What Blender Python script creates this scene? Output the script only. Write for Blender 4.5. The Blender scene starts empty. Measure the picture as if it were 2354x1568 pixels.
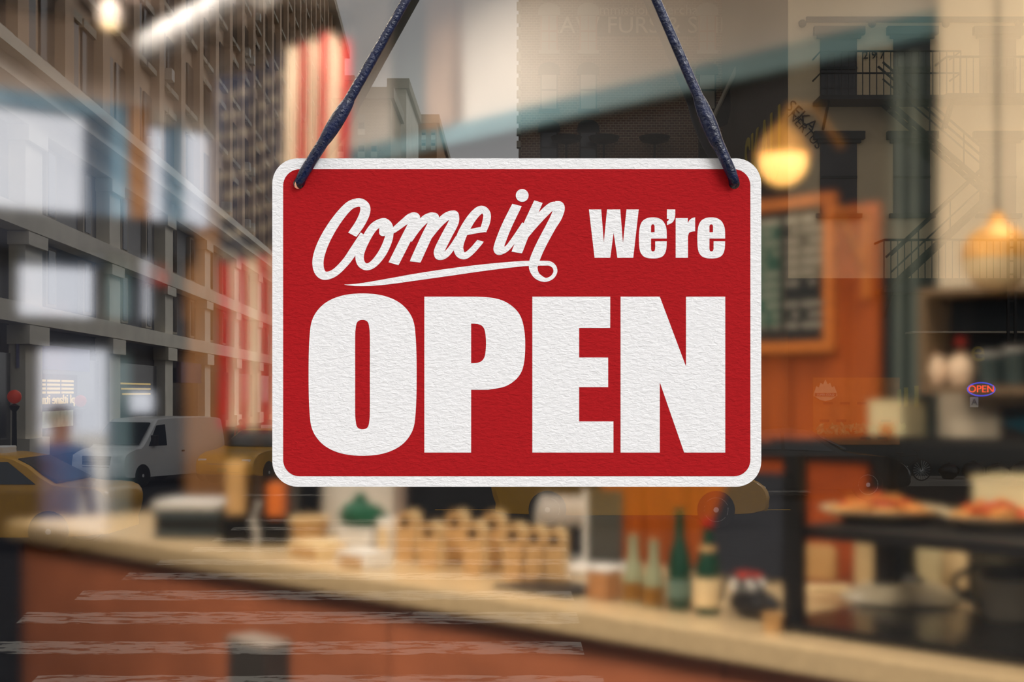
import bpy, math, random
from mathutils import Vector, Matrix
from mathutils.geometry import tessellate_polygon

random.seed(11)
scene = bpy.context.scene
COL = scene.collection
F = 3200.0            # focal length in photograph pixels
EYE = 3.0             # camera height above the street
CAMY = -0.9           # camera stands 0.9 m in front of the shop window (plane y = 0)

# ------------------------------------------------------------------ camera
cam_d = bpy.data.cameras.new('camera')
cam_d.sensor_width = 36.0
cam_d.lens = 36.0 * F / 2354.0
cam_d.shift_y = (900 - 784) / 2354.0
cam_d.clip_start = 0.05
cam_d.clip_end = 2000
cam = bpy.data.objects.new('camera', cam_d)
cam.location = (0, CAMY, EYE)
cam.rotation_euler = (math.pi / 2, 0, 0)
COL.objects.link(cam)
scene.camera = cam

# ------------------------------------------------------------------ sky, sun, exposure
world = bpy.data.worlds.new('sky')
scene.world = world
world.use_nodes = True
wn = world.node_tree
bg = wn.nodes['Background']
tc = wn.nodes.new('ShaderNodeTexCoord')
nz = wn.nodes.new('ShaderNodeTexNoise')
nz.inputs['Scale'].default_value = 2.2
nz.inputs['Detail'].default_value = 3
rp = wn.nodes.new('ShaderNodeValToRGB')
rp.color_ramp.elements[0].position = 0.3
rp.color_ramp.elements[0].color = (0.86, 0.87, 0.90, 1)
rp.color_ramp.elements[1].position = 0.7
rp.color_ramp.elements[1].color = (1.0, 0.97, 0.92, 1)
wn.links.new(tc.outputs['Generated'], nz.inputs['Vector'])
wn.links.new(nz.outputs['Fac'], rp.inputs['Fac'])
wn.links.new(rp.outputs['Color'], bg.inputs['Color'])
bg.inputs['Strength'].default_value = 1.35

sd = bpy.data.lights.new('sun', 'SUN')
sd.energy = 2.3
sd.angle = math.radians(24)
sd.color = (1.0, 0.99, 0.99)
sun = bpy.data.objects.new('sun', sd)
COL.objects.link(sun)
_to_sun = Vector((0.50, -0.60, 0.62))
sun.rotation_euler = _to_sun.to_track_quat('Z', 'Y').to_euler()

scene.view_settings.view_transform = 'Standard'
scene.view_settings.look = 'None'
scene.view_settings.exposure = 0.0
scene.view_settings.gamma = 1.0
scene.view_settings.use_curve_mapping = False
scene.cycles.caustics_reflective = False
scene.cycles.caustics_refractive = True
scene.cycles.max_bounces = 8
scene.cycles.diffuse_bounces = 3
scene.cycles.glossy_bounces = 4
scene.cycles.transmission_bounces = 8
scene.cycles.transparent_max_bounces = 12
scene.cycles.sample_clamp_indirect = 6.0
scene.cycles.use_denoising = True

# ------------------------------------------------------------------ helpers
MIRROR = False        # the street is laid out as its mirror image in the pane and set down on the camera's side of it


def lin(c):
    return tuple(((v / 255.0) / 12.92 if v / 255.0 <= 0.04045 else ((v / 255.0 + 0.055) / 1.055) ** 2.4) for v in c)


_mats = {}


def M(name, col=(128, 128, 128), rough=0.6, metal=0.0, var=0.10, scale=6.0, bump=0.0, bscale=60.0, spec=0.4,
      emit=0.0, ecol=None, stretch=(1, 1, 1), trans=0.0, coat=0.0):
    if name in _mats:
        return _mats[name]
    m = bpy.data.materials.new(name)
    m.use_nodes = True
    nt = m.node_tree
    b = nt.nodes['Principled BSDF']
    tc = nt.nodes.new('ShaderNodeTexCoord')
    mp = nt.nodes.new('ShaderNodeMapping')
    mp.inputs['Scale'].default_value = stretch
    nt.links.new(tc.outputs['Object'], mp.inputs['Vector'])
    n = nt.nodes.new('ShaderNodeTexNoise')
    n.inputs['Scale'].default_value = scale
    n.inputs['Detail'].default_value = 5
    nt.links.new(mp.outputs['Vector'], n.inputs['Vector'])
    r = nt.nodes.new('ShaderNodeValToRGB')
    c = lin(col)
    r.color_ramp.elements[0].position = 0.3
    r.color_ramp.elements[1].position = 0.7
    r.color_ramp.elements[0].color = tuple(max(0, v * (1 - var)) for v in c) + (1,)
    r.color_ramp.elements[1].color = tuple(min(1, v * (1 + var)) for v in c) + (1,)
    nt.links.new(n.outputs['Fac'], r.inputs['Fac'])
    nt.links.new(r.outputs['Color'], b.inputs['Base Color'])
    b.inputs['Roughness'].default_value = rough
    b.inputs['Metallic'].default_value = metal
    b.inputs['Specular IOR Level'].default_value = spec
    b.inputs['Coat Weight'].default_value = coat
    b.inputs['Transmission Weight'].default_value = trans
    if emit:
        b.inputs['Emission Color'].default_value = lin(ecol or col) + (1,)
        b.inputs['Emission Strength'].default_value = emit
    if bump:
        n2 = nt.nodes.new('ShaderNodeTexNoise')
        n2.inputs['Scale'].default_value = bscale
        n2.inputs['Detail'].default_value = 6
        nt.links.new(mp.outputs['Vector'], n2.inputs['Vector'])
        bp = nt.nodes.new('ShaderNodeBump')
        bp.inputs['Strength'].default_value = bump
        bp.inputs['Distance'].default_value = 0.01
        nt.links.new(n2.outputs['Fac'], bp.inputs['Height'])
        nt.links.new(bp.outputs['Normal'], b.inputs['Normal'])
    _mats[name] = m
    return m


def PX(px, py, D):
    """the world point that a photograph pixel sees at distance D from the eye plane"""
    return Vector(((px - 1177) * D / F, D + CAMY, EYE - (py - 900) * D / F))


class MB:
    def __init__(self):
        self.v, self.f, self.mi = [], [], []

    def add(self, vs, fs, T=None, mi=0):
        o = len(self.v)
        self.v += [tuple(T @ Vector(p)) if T else tuple(p) for p in vs]
        for q in fs:
            self.f.append(tuple(i + o for i in q))
            self.mi.append(mi)
        return self

    def hexa(self, p, mi=0, T=None):
        return self.add(p, [(3, 2, 1, 0), (4, 5, 6, 7), (0, 1, 5, 4), (1, 2, 6, 5), (2, 3, 7, 6), (3, 0, 4, 7)], T, mi)

    def box(self, x0, x1, y0, y1, z0, z1, mi=0, T=None):
        return self.hexa([(x0, y0, z0), (x1, y0, z0), (x1, y1, z0), (x0, y1, z0),
                          (x0, y0, z1), (x1, y0, z1), (x1, y1, z1), (x0, y1, z1)], mi, T)

    def cbox(self, c, s, mi=0, T=None):
        return self.box(c[0] - s[0] / 2, c[0] + s[0] / 2, c[1] - s[1] / 2, c[1] + s[1] / 2, c[2] - s[2] / 2, c[2] + s[2] / 2, mi, T)

    def rbox(self, x0, x1, y0, y1, z0, z1, r, mi=0, n=3):
        """box with rounded vertical edges and softened rims"""
        r = min(r, (x1 - x0) / 2.01, (y1 - y0) / 2.01, (z1 - z0) / 2.01)
        rings = []
        for k in range(n + 1):
            a = math.pi / 2 * k / n
            rings.append((r * (1 - math.sin(a)), z0 + r * (1 - math.cos(a))))
        for k in range(n + 1):
            a = math.pi / 2 * (1 - k / n)
            rings.append((r * (1 - math.sin(a)), z1 - r * (1 - math.cos(a))))
        vs = []
        seg = 4 * (n + 1)
        for ins, z in rings:
            q = r - ins
            for ci, (cx, cy) in enumerate(((x1 - r, y1 - r), (x0 + r, y1 - r), (x0 + r, y0 + r), (x1 - r, y0 + r))):
                for k in range(n + 1):
                    a = math.pi / 2 * (ci + k / n)
                    vs.append((cx + q * math.cos(a), cy + q * math.sin(a), z))
        fs = []
        for i in range(len(rings) - 1):
            for j in range(seg):
                a, b = i * seg + j, i * seg + (j + 1) % seg
                fs.append((a, b, b + seg, a + seg))
        fs.append(tuple(reversed(range(seg))))
        L = (len(rings) - 1) * seg
        fs.append(tuple(L + j for j in range(seg)))
        return self.add(vs, fs, None, mi)

    def lathe(self, prof, n=20, mi=0, T=None):
        vs, fs = [], []
        for r, z in prof:
            for k in range(n):
                a = 2 * math.pi * k / n
                vs.append((r * math.cos(a), r * math.sin(a), z))
        for i in range(len(prof) - 1):
            for k in range(n):
                a, b = i * n + k, i * n + (k + 1) % n
                fs.append((a, b, b + n, a + n))
        if prof[0][0] > 1e-6:
            fs.append(tuple(reversed(range(n))))
        if prof[-1][0] > 1e-6:
            L = (len(prof) - 1) * n
            fs.append(tuple(L + k for k in range(n)))
        return self.add(vs, fs, T, mi)

    def tube(self, pts, rad, n=8, mi=0, closed=False, T=None):
        pts = [Vector(p) for p in pts]
        if not hasattr(rad, '__len__'):
            rad = [rad] * len(pts)
        vs, fs = [], []
        up = Vector((0.13, 0.21, 0.97)).normalized()
        N = len(pts)
        for i, p in enumerate(pts):
            if closed:
                t = pts[(i + 1) % N] - pts[i - 1]
            else:
                t = pts[min(i + 1, N - 1)] - pts[max(i - 1, 0)]
            t.normalize()
            u = t.cross(up)
            if u.length < 1e-3:
                u = t.cross(Vector((1, 0, 0)))
            u.normalize()
            w = u.cross(t)
            for k in range(n):
                a = 2 * math.pi * k / n
                vs.append(p + (u * math.cos(a) + w * math.sin(a)) * rad[i])
        for i in range(N if closed else N - 1):
            j = (i + 1) % N
            for k in range(n):
                fs.append((i * n + k, j * n + k, j * n + (k + 1) % n, i * n + (k + 1) % n))
        if not closed:
            fs.append(tuple(reversed(range(n))))
            fs.append(tuple((N - 1) * n + k for k in range(n)))
        return self.add([tuple(v) for v in vs], fs, T, mi)

    def ring(self, c, R, r, axis='y', n=28, m=8, mi=0, T=None):
        pts = []
        for k in range(n):
            a = 2 * math.pi * k / n
            q = (R * math.cos(a), 0, R * math.sin(a)) if axis == 'y' else ((R * math.cos(a), R * math.sin(a), 0) if axis == 'z' else (0, R * math.cos(a), R * math.sin(a)))
            pts.append(Vector(c) + Vector(q))
        return self.tube(pts, r, m, mi, True, T)

    def ball(self, c, r, n=14, m=9, mi=0, sq=(1, 1, 1), jit=0.0, T=None):
        vs, fs = [], []
        for i in range(m + 1):
            th = math.pi * i / m
            for k in range(n):
                a = 2 * math.pi * k / n
                q = r * (1 + (random.uniform(-jit, jit) if jit and 0 < i < m else 0))
                vs.append((c[0] + sq[0] * q * math.sin(th) * math.cos(a), c[1] + sq[1] * q * math.sin(th) * math.sin(a), c[2] - sq[2] * q * math.cos(th)))
        for i in range(m):
            for k in range(n):
                a, b = i * n + k, i * n + (k + 1) % n
                fs.append((a, b, b + n, a + n))
        return self.add(vs, fs, T, mi)

    def prism(self, loops, y0, y1, mi=0, plane='xz', T=None):
        """flat shape (outer loop + holes, in x,z) between two depths"""
        L3 = [[Vector((p[0], p[1], 0)) for p in lp] for lp in loops]
        flat = [p for lp in L3 for p in lp]
        tris = tessellate_polygon(L3)
        n = len(flat)
        mk = (lambda p, d: (p.x, d, p.y)) if plane == 'xz' else (lambda p, d: (p.x, p.y, d))
        vs = [mk(p, y0) for p in flat] + [mk(p, y1) for p in flat]
        fs = []
        for t in tris:
            a, b, c = (flat[i] for i in t)
            ccw = (b - a).cross(c - a).z > 0
            t = tuple(t) if ccw else tuple(reversed(t))
            front = t if plane == 'xz' else tuple(reversed(t))
            fs.append(front)
            fs.append(tuple(i + n for i in reversed(front)))
        o = 0
        for li, lp in enumerate(L3):
            k = len(lp)
            area = sum(lp[i].x * lp[(i + 1) % k].y - lp[(i + 1) % k].x * lp[i].y for i in range(k))
            fwd = (area > 0) == (li == 0)
            for i in range(k):
                a, b = o + i, o + (i + 1) % k
                q = (a, a + n, b + n, b) if (fwd == (plane == 'xz')) else (a, b, b + n, a + n)
                fs.append(q)
            o += k
        return self.add(vs, fs, T, mi)

    def mesh(self, name, mats, smooth=False):
        me = bpy.data.meshes.new(name)
        if MIRROR:
            me.from_pydata([(x, -y, z) for x, y, z in self.v], [], [tuple(reversed(q)) for q in self.f])
        else:
            me.from_pydata(self.v, [], self.f)
        for m in (mats if isinstance(mats, (list, tuple)) else [mats]):
            me.materials.append(m)
        me.polygons.foreach_set('material_index', self.mi)
        if smooth:
            me.polygons.foreach_set('use_smooth', [True] * len(me.polygons))
            try:
                me.set_sharp_from_angle(angle=math.radians(40))
            except Exception:
                pass
        me.update()
        return me

    def build(self, name, mats, parent=None, smooth=False, loc=None, rz=0.0, label=None, cat=None, group=None, kind=None):
        o = bpy.data.objects.new(name, self.mesh(name, mats, smooth))
        COL.objects.link(o)
        if parent:
            o.parent = parent
        if loc is not None:
            place(o, loc, rz)
        tag(o, label, cat, group, kind)
        return o


def place(o, loc, rz=0.0):
    if MIRROR:
        o.location = (loc[0], -loc[1], loc[2])
        o.rotation_euler = (0, 0, -rz)
    else:
        o.location = loc
        o.rotation_euler = (0, 0, rz)


def tag(o, label=None, cat=None, group=None, kind=None):
    if label:
        o['label'] = label
    if cat:
        o['category'] = cat
    if group:
        o['group'] = group
    if kind:
        o['kind'] = kind
    return o


def thing(name, label, cat, loc=(0, 0, 0), rz=0.0, group=None, kind=None):
    o = bpy.data.objects.new(name, None)
    o.empty_display_size = 0.05
    COL.objects.link(o)
    place(o, loc, rz)
    return tag(o, label, cat, group, kind)


def copy_tree(o, parent=None):
    c = o.copy()
    COL.objects.link(c)
    c.parent = parent
    for ch in list(o.children):
        copy_tree(ch, c)
    return c


def piece(me, name, parent, loc, rz=0.0):
    """one more object on shared mesh data"""
    o = bpy.data.objects.new(name, me)
    COL.objects.link(o)
    o.parent = parent
    place(o, loc, rz)
    return o


def crom(pts, per=8, closed=False):
    """Catmull-Rom through points of any dimension"""
    n = len(pts)
    out = []
    rng = n if closed else n - 1
    for i in range(rng):
        if closed:
            p = [pts[(i - 1) % n], pts[i], pts[(i + 1) % n], pts[(i + 2) % n]]
        else:
            p = [pts[max(i - 1, 0)], pts[i], pts[i + 1], pts[min(i + 2, n - 1)]]
        for k in range(per):
            t = k / per
            out.append(tuple(0.5 * ((2 * b) + (-a + c) * t + (2 * a - 5 * b + 4 * c - d) * t * t + (-a + 3 * b - 3 * c + d) * t ** 3)
                             for a, b, c, d in zip(*p)))
    if not closed:
        out.append(tuple(pts[-1]))
    return out


def text_mesh(body, size, depth=0.0, align='CENTER', flip=False):
    cu = bpy.data.curves.new('t', 'FONT')
    cu.body = body
    cu.size = size
    cu.align_x = align
    cu.align_y = 'CENTER'
    cu.resolution_u = 3
    cu.extrude = depth
    o = bpy.data.objects.new('t', cu)
    me = bpy.data.meshes.new_from_object(o)
    b = MB()
    vs = [((-v.co.x if flip else v.co.x), -v.co.z, v.co.y) for v in me.vertices]
    fs = [tuple(reversed(p.vertices)) if flip else tuple(p.vertices) for p in me.polygons]
    b.add(vs, fs)
    bpy.data.objects.remove(o)
    bpy.data.curves.remove(cu)
    bpy.data.meshes.remove(me)
    return b


def skinned(name, joints, edges, mats, mat_of, parent, sub=2):
    """one continuous body grown over a skeleton; joints: (x, y, z, rx, ry); the first joint is the root"""
    me = bpy.data.meshes.new(name)
    me.from_pydata([j[:3] for j in joints], edges, [])
    o = bpy.data.objects.new(name, me)
    COL.objects.link(o)
    o.modifiers.new('skin', 'SKIN').use_smooth_shade = True
    if not me.skin_vertices:
        bpy.context.view_layer.objects.active = o
        o.select_set(True)
        bpy.ops.mesh.customdata_skin_add()
    for i, j in enumerate(joints):
        me.skin_vertices[0].data[i].radius = (j[3], j[4])
    me.skin_vertices[0].data[0].use_root = True
    o.modifiers.new('sub', 'SUBSURF').levels = sub
    dg = bpy.context.evaluated_depsgraph_get()
    nm = bpy.data.meshes.new_from_object(o.evaluated_get(dg))
    o.modifiers.clear()
    o.data = nm
    nm.name = name
    for m in mats:
        nm.materials.append(m)
    for p in nm.polygons:
        p.material_index = mat_of(p.center)
        p.use_smooth = True
    if MIRROR:
        for v in nm.vertices:
            v.co.y = -v.co.y
        nm.flip_normals()
    o.parent = parent
    return o


def person(name, label, loc, rz, coat, legs, hair, group=None):
    """standing figure 1.74 m tall facing local -y, arms relaxed"""
    t = thing(name, label, 'person', loc, rz, group)
    J = [(0, 0.01, 0.96, .15, .11), (0, 0.0, 1.12, .14, .105), (0, -0.01, 1.32, .165, .115), (0, 0.0, 1.44, .11, .085), (0, 0.0, 1.51, .052, .055), (0, -0.015, 1.58, .068, .082), (0, -0.02, 1.66, .076, .092), (0, -0.01, 1.72, .055, .065),
         (.19, 0.0, 1.42, .062, .062), (.245, .03, 1.14, .048, .048), (.25, -.05, .90, .036, .036), (.25, -.07, .82, .035, .022), (.25, -.075, .74, .026, .016),
         (-.19, 0.0, 1.42, .062, .062), (-.245, .03, 1.14, .048, .048), (-.25, -.05, .90, .036, .036), (-.25, -.07, .82, .035, .022), (-.25, -.075, .74, .026, .016),
         (.095, 0, .86, .088, .09), (.10, -.01, .50, .062, .066), (.105, .03, .10, .042, .046), (.11, -.05, .04, .042, .034), (.115, -.16, .03, .04, .024),
         (-.095, 0, .86, .088, .09), (-.10, .02, .50, .062, .066), (-.105, .05, .10, .042, .046), (-.11, -.03, .04, .042, .034), (-.115, -.14, .03, .04, .024)]
    E = [(0, 1), (1, 2), (2, 3), (3, 4), (4, 5), (5, 6), (6, 7), (3, 8), (8, 9), (9, 10), (10, 11), (11, 12), (3, 13), (13, 14), (14, 15), (15, 16), (16, 17),
         (0, 18), (18, 19), (19, 20), (20, 21), (21, 22), (0, 23), (23, 24), (24, 25), (25, 26), (26, 27)]

    def mo(c):
        if c.z > 1.49:
            return 2
        if abs(c.x) > 0.19 and c.z < 0.90:
            return 2
        if c.z > 0.90:
            return 0
        return 3 if c.z < 0.08 else 1
    skinned('body', J, E, [coat, legs, m_skin, m_black], mo, t)
    b = MB()
    b.ball((0, 0.012, 1.675), 0.098, 16, 10, sq=(0.93, 1.08, 0.95))
    b.v = [(x, y, z) if (z > 1.66 or y > 0.0) else (x * 0.8, y * 0.75, z) for x, y, z in b.v]
    b.build('hair', hair, t, smooth=True)
    MB().add([(-.012, -.105, 1.62), (.012, -.105, 1.62), (0, -.135, 1.615), (0, -.108, 1.66)], [(0, 1, 2), (0, 2, 3), (1, 3, 2)]).build('nose', m_skin, t)
    for sx in (-1, 1):
        MB().ball((sx * 0.028, -.098, 1.655), 0.009, 8, 6).build('eye', m_black, t)
    MB().cbox((0, -.103, 1.59), (.04, .006, .008)).build('mouth', m_red, t)
    return t


# ------------------------------------------------------------------ materials
m_cream = M('cream_plaster', (214, 200, 176), 0.8, var=0.06, bump=0.1, bscale=30)
m_upper = M('warm_white_plaster', (198, 192, 184), 0.85, var=0.08, scale=2)
m_dark = M('charcoal_paint', (28, 30, 34), 0.8, spec=0.2, var=0.2)
m_darkbrown = M('dark_brown_wood', (52, 38, 30), 0.6, var=0.25, stretch=(1, 1, 8))
m_navy = M('navy_black_paint', (18, 23, 34), 0.7, spec=0.2, var=0.2)
m_teal = M('teal_trim', (96, 132, 142), 0.5)
m_soffit = M('brown_soffit', (206, 190, 180), 0.75, var=0.12, scale=3)
m_bluefr = M('pale_blue_frame', (120, 160, 188), 0.5, var=0.06)
m_tanwood = M('tan_wood', (164, 116, 74), 0.55, var=0.18, stretch=(1, 1, 0.2), scale=20)
m_orange = M('orange_stained_wood', (176, 84, 24), 0.5, var=0.22, stretch=(6, 6, 0.8), scale=4, bump=0.15, bscale=20)
m_orangeframe = M('honey_wood', (206, 120, 48), 0.45, var=0.15, stretch=(1, 1, 3), scale=12)
m_chalk = M('chalkboard_black', (28, 30, 30), 0.8, var=0.25, scale=5)
m_chalkwhite = M('chalk_white', (212, 206, 190), 0.9)
m_green = M('teal_green_panel', (24, 84, 70), 0.7)
m_black = M('black_metal', (18, 18, 19), 0.45, var=0.1)
m_blackgloss = M('black_gloss', (15, 16, 18), 0.2, var=0.1)
m_stone = M('cream_stone_slab', (196, 172, 134), 0.22, var=0.10, scale=30, bump=0.03, bscale=120)
m_terra = M('terracotta_panel', (178, 104, 70), 0.6, var=0.22, scale=3, bump=0.1, bscale=25)
m_white = M('white_paint', (228, 226, 222), 0.5, var=0.04)
m_kraft = M('kraft_card', (192, 152, 100), 0.8, var=0.10, scale=14)
m_kraftlight = M('light_kraft_card', (222, 196, 150), 0.8, var=0.08, scale=14)
m_bglass = M('green_bottle_glass', (18, 62, 46), 0.08, var=0.1, spec=0.6)
m_cglass = M('pale_bottle_glass', (146, 150, 120), 0.1, var=0.15, spec=0.6)
m_oil = M('amber_oil', (132, 92, 36), 0.15, var=0.2)
m_red = M('red_plastic', (176, 40, 26), 0.4)
m_brass = M('brass', (206, 150, 72), 0.5, metal=0.35, var=0.1)
m_cer = M('stoneware', (178, 166, 140), 0.35, var=0.12, scale=18)
m_dcer = M('dark_stoneware', (58, 60, 54), 0.35, var=0.2, scale=18)
m_plate = M('cream_plate', (206, 190, 156), 0.3, var=0.06)
m_floor = M('dark_floor_tile', (46, 42, 42), 0.5, var=0.2)
m_denim = M('blue_denim', (58, 92, 136), 0.8, var=0.2, scale=12)
m_skin = M('skin', (176, 124, 96), 0.6, var=0.06)
m_hair = M('dark_hair', (32, 26, 24), 0.7)
m_bulb = M('lamp_bulb', (255, 232, 190), 0.4, emit=2.5, ecol=(255, 214, 150))
m_panel = M('fill_lamp_face', (255, 244, 226), 0.5, emit=1.5, ecol=(255, 226, 186))  # glowing face of the added fill lamps


def glass_mat(name, refl, tint=(1, 1, 1)):
    m = bpy.data.materials.new(name)
    m.use_nodes = True
    nt = m.node_tree
    nt.nodes.remove(nt.nodes['Principled BSDF'])
    t = nt.nodes.new('ShaderNodeBsdfTransparent')
    t.inputs['Color'].default_value = tint + (1,)
    g = nt.nodes.new('ShaderNodeBsdfGlossy')
    g.inputs['Roughness'].default_value = 0.02
    x = nt.nodes.new('ShaderNodeMixShader')
    x.inputs[0].default_value = refl
    nt.links.new(t.outputs[0], x.inputs[1])
    nt.links.new(g.outputs[0], x.inputs[2])
    nt.links.new(x.outputs[0], nt.nodes['Material Output'].inputs['Surface'])
    return m


m_pane = glass_mat('tinted_pane', 0.08, (0.80, 0.81, 0.84))

# ================================================================== THE SHOP WINDOW
PANE_REFLECT = 0.19
PANE_HAZE = 0.100


def pane_materials():
    a = bpy.data.materials.new('coated_glass_front')
    a.use_nodes = True
    nt = a.node_tree
    nt.nodes.remove(nt.nodes['Principled BSDF'])
    r = nt.nodes.new('ShaderNodeBsdfRefraction')
    r.inputs['IOR'].default_value = 1.45
    r.inputs['Roughness'].default_value = 0.0
    g = nt.nodes.new('ShaderNodeBsdfGlossy')
    g.inputs['Roughness'].default_value = 0.0
    x = nt.nodes.new('ShaderNodeMixShader')
    x.inputs[0].default_value = PANE_REFLECT
    nt.links.new(r.outputs[0], x.inputs[1])
    nt.links.new(g.outputs[0], x.inputs[2])
    nt.links.new(x.outputs[0], nt.nodes['Material Output'].inputs['Surface'])
    b = bpy.data.materials.new('hazed_glass_back')
    b.use_nodes = True
    nt = b.node_tree
    nt.nodes.remove(nt.nodes['Principled BSDF'])
    r = nt.nodes.new('ShaderNodeBsdfRefraction')
    r.inputs['IOR'].default_value = 1.45
    r.inputs['Roughness'].default_value = PANE_HAZE
    nt.links.new(r.outputs[0], nt.nodes['Material Output'].inputs['Surface'])
    return [a, b]


WX0, WX1, WZ0, WZ1 = -1.25, 1.35, 2.05, 4.05
win = thing('window_1', 'large hazy shop window with coated glass reflecting the street', 'window', (0, 0, WZ0), kind='structure')
b = MB()
b.box(WX0, WX1, 0.0, 0.008, 0, WZ1 - WZ0)
for i, q in enumerate(b.f):
    if all(abs(b.v[k][1] - 0.008) < 1e-6 for k in q):
        b.mi[i] = 1
b.build('pane', pane_materials(), win)
m_frame = M('dark_bronze_frame', (40, 34, 30), 0.4, metal=0.4)
for nm, args in (('window_frame', (WX0 - 0.07, WX0, -0.04, 0.06, -0.07, WZ1 - WZ0 + 0.07)), ('window_frame', (WX1, WX1 + 0.07, -0.04, 0.06, -0.07, WZ1 - WZ0 + 0.07)),
                 ('window_frame', (WX0, WX1, -0.04, 0.06, WZ1 - WZ0, WZ1 - WZ0 + 0.07)), ('window_sill', (WX0, WX1, -0.08, 0.08, -0.07, 0.0))):
    MB().box(*args).build(nm, m_frame, win)
m_shopwall = M('painted_shopfront', (70, 62, 56), 0.7, bump=0.1)
b = MB()
for a_ in ((-8, WX0 - 0.07, -0.12, 0.1, 0, 9), (WX1 + 0.07, 5, -0.12, 0.1, 0, 9), (WX0 - 0.07, WX1 + 0.07, -0.12, 0.1, 0, WZ0 - 0.07), (WX0 - 0.07, WX1 + 0.07, -0.12, 0.1, WZ1 + 0.07, 9)):
    b.box(*a_)
b.build('wall_front', m_shopwall, kind='structure', label='dark painted shopfront wall around the window')

# ================================================================== THE SIGN
DS = 0.891
YS = DS + CAMY
KS = DS / F


def S(px, py):
    return ((px - 1177) * KS, EYE - (py - 900) * KS)


SO = S(1188, 1119)                       # base of the sign: bottom centre


def SL(px, py):
    q = S(px, py)
    return (q[0] - SO[0], q[1] - SO[1])


def paper(name, col, strength, dark):
    m = bpy.data.materials.new(name)
    m.use_nodes = True
    nt = m.node_tree
    bs = nt.nodes['Principled BSDF']
    bs.inputs['Roughness'].default_value = 0.85
    bs.inputs['Specular IOR Level'].default_value = 0.15
    tc = nt.nodes.new('ShaderNodeTexCoord')
    mp = nt.nodes.new('ShaderNodeMapping')
    mp.inputs['Scale'].default_value = (0.55, 1, 1.25)
    nt.links.new(tc.outputs['Object'], mp.inputs['Vector'])
    n = nt.nodes.new('ShaderNodeTexNoise')
    n.inputs['Scale'].default_value = 420
    n.inputs['Detail'].default_value = 7
    n.inputs['Roughness'].default_value = 0.62
    n.inputs['Distortion'].default_value = 0.6
    nt.links.new(mp.outputs['Vector'], n.inputs['Vector'])
    r = nt.nodes.new('ShaderNodeValToRGB')
    c = lin(col)
    r.color_ramp.elements[0].position = 0.25
    r.color_ramp.elements[1].position = 0.6
    r.color_ramp.elements[0].color = tuple(v * dark for v in c) + (1,)
    r.color_ramp.elements[1].color = c + (1,)
    nt.links.new(n.outputs['Fac'], r.inputs['Fac'])
    nt.links.new(r.outputs['Color'], bs.inputs['Base Color'])
    bp = nt.nodes.new('ShaderNodeBump')
    bp.inputs['Strength'].default_value = strength
    bp.inputs['Distance'].default_value = 0.0008
    nt.links.new(n.outputs['Fac'], bp.inputs['Height'])
    nt.links.new(bp.outputs['Normal'], bs.inputs['Normal'])
    return m


m_paperw = paper('white_textured_paper', (247, 247, 248), 0.9, 0.90)
m_paperr = paper('red_textured_paper', (176, 23, 29), 0.8, 0.84)


def rrect(x0, y0, x1, y1, r, n=10):
    out = []
    for cx, cy, a0 in ((x1 - r, y1 - r, 0), (x0 + r, y1 - r, 90), (x0 + r, y0 + r, 180), (x1 - r, y0 + r, 270)):
        for k in range(n + 1):
            a = math.radians(a0 + 90 * k / n)
            out.append((cx + r * math.cos(a), cy + r * math.sin(a)))
    return out


def circ(cx, cy, r, n=24):
    return [(cx + r * math.cos(2 * math.pi * k / n), cy + r * math.sin(2 * math.pi * k / n)) for k in range(n)]


HL, HR, HRAD = (687, 422), (1688, 422), 12.5
sign = thing('hanging_sign', 'red and white hanging sign reading Come in We\'re OPEN', 'sign', (SO[0], YS, SO[1]))
tl = lambda lp: [SL(*p) for p in lp]
holes = [tl(circ(*HL, HRAD)), tl(circ(*HR, HRAD))]
MB().prism([tl(rrect(626, 364, 1750, 1119, 58))] + holes, 0.0, 0.004).build('sign_board', m_paperw, sign)
MB().prism([tl(rrect(651, 389, 1725, 1095, 38))] + holes, -0.0001, 0.0).build('red_panel', m_paperr, sign)
YL0, YL1 = -0.00018, -0.0001


def letter(loops, label=None, name='letter'):
    return MB().prism([tl(lp) for lp in loops], YL0, YL1).build(name, m_paperw, sign)


c3 = lambda pts: [(x / 2.3078 + 680, y / 2.3078 + 650) for x, y in pts]
c2 = lambda pts: [(x / 5.231 + 1310, y / 5.231 + 440) for x, y in pts]
# OPEN
O_half = [(354, 57), (430, 62), (500, 80), (560, 113), (603, 160), (627, 215), (636, 290), (640, 380), (641, 487)]
O_r = O_half + [(x, 975 - y) for x, y in reversed(O_half[:-1])]
O_out = O_r + [(709 - x, y) for x, y in reversed(O_r[1:-1])]
Oi = [(354, 197), (372, 201), (384, 213), (390, 240), (393, 290), (393, 487)]
Oi_r = Oi + [(x, 975 - y) for x, y in reversed(Oi[:-1])]
O_in = Oi_r + [(708 - x, y) for x, y in reversed(Oi_r[1:-1])]
letter([c3(crom(O_out, 5, True)), c3(crom(O_in, 4, True))])
P_curve = crom([(960, 74), (1040, 80), (1105, 98), (1160, 135), (1194, 182), (1211, 245), (1217, 318), (1213, 410), (1196, 475), (1160, 520), (1105, 552), (1020, 568)], 5)
P_in = [(930, 217)] + crom([(945, 217), (972, 221), (993, 234), (1004, 260), (1009, 310), (1008, 350), (1003, 388), (990, 412), (968, 424), (945, 427)], 4) + [(930, 427)]
letter([c3([(682, 74)] + P_curve + [(930, 568), (930, 901), (682, 901)]), c3(P_in)])
letter([c3([(1255, 74), (1668, 74), (1668, 240), (1503, 240), (1503, 397), (1657, 397), (1657, 554), (1503, 554), (1503, 736), (1685, 736), (1685, 901), (1255, 901)])])
letter([c3([(1723, 74), (1931, 74), (2070, 445), (2070, 74), (2278, 74), (2278, 901), (2060, 901), (1931, 528), (1931, 901), (1723, 901)])])
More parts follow.
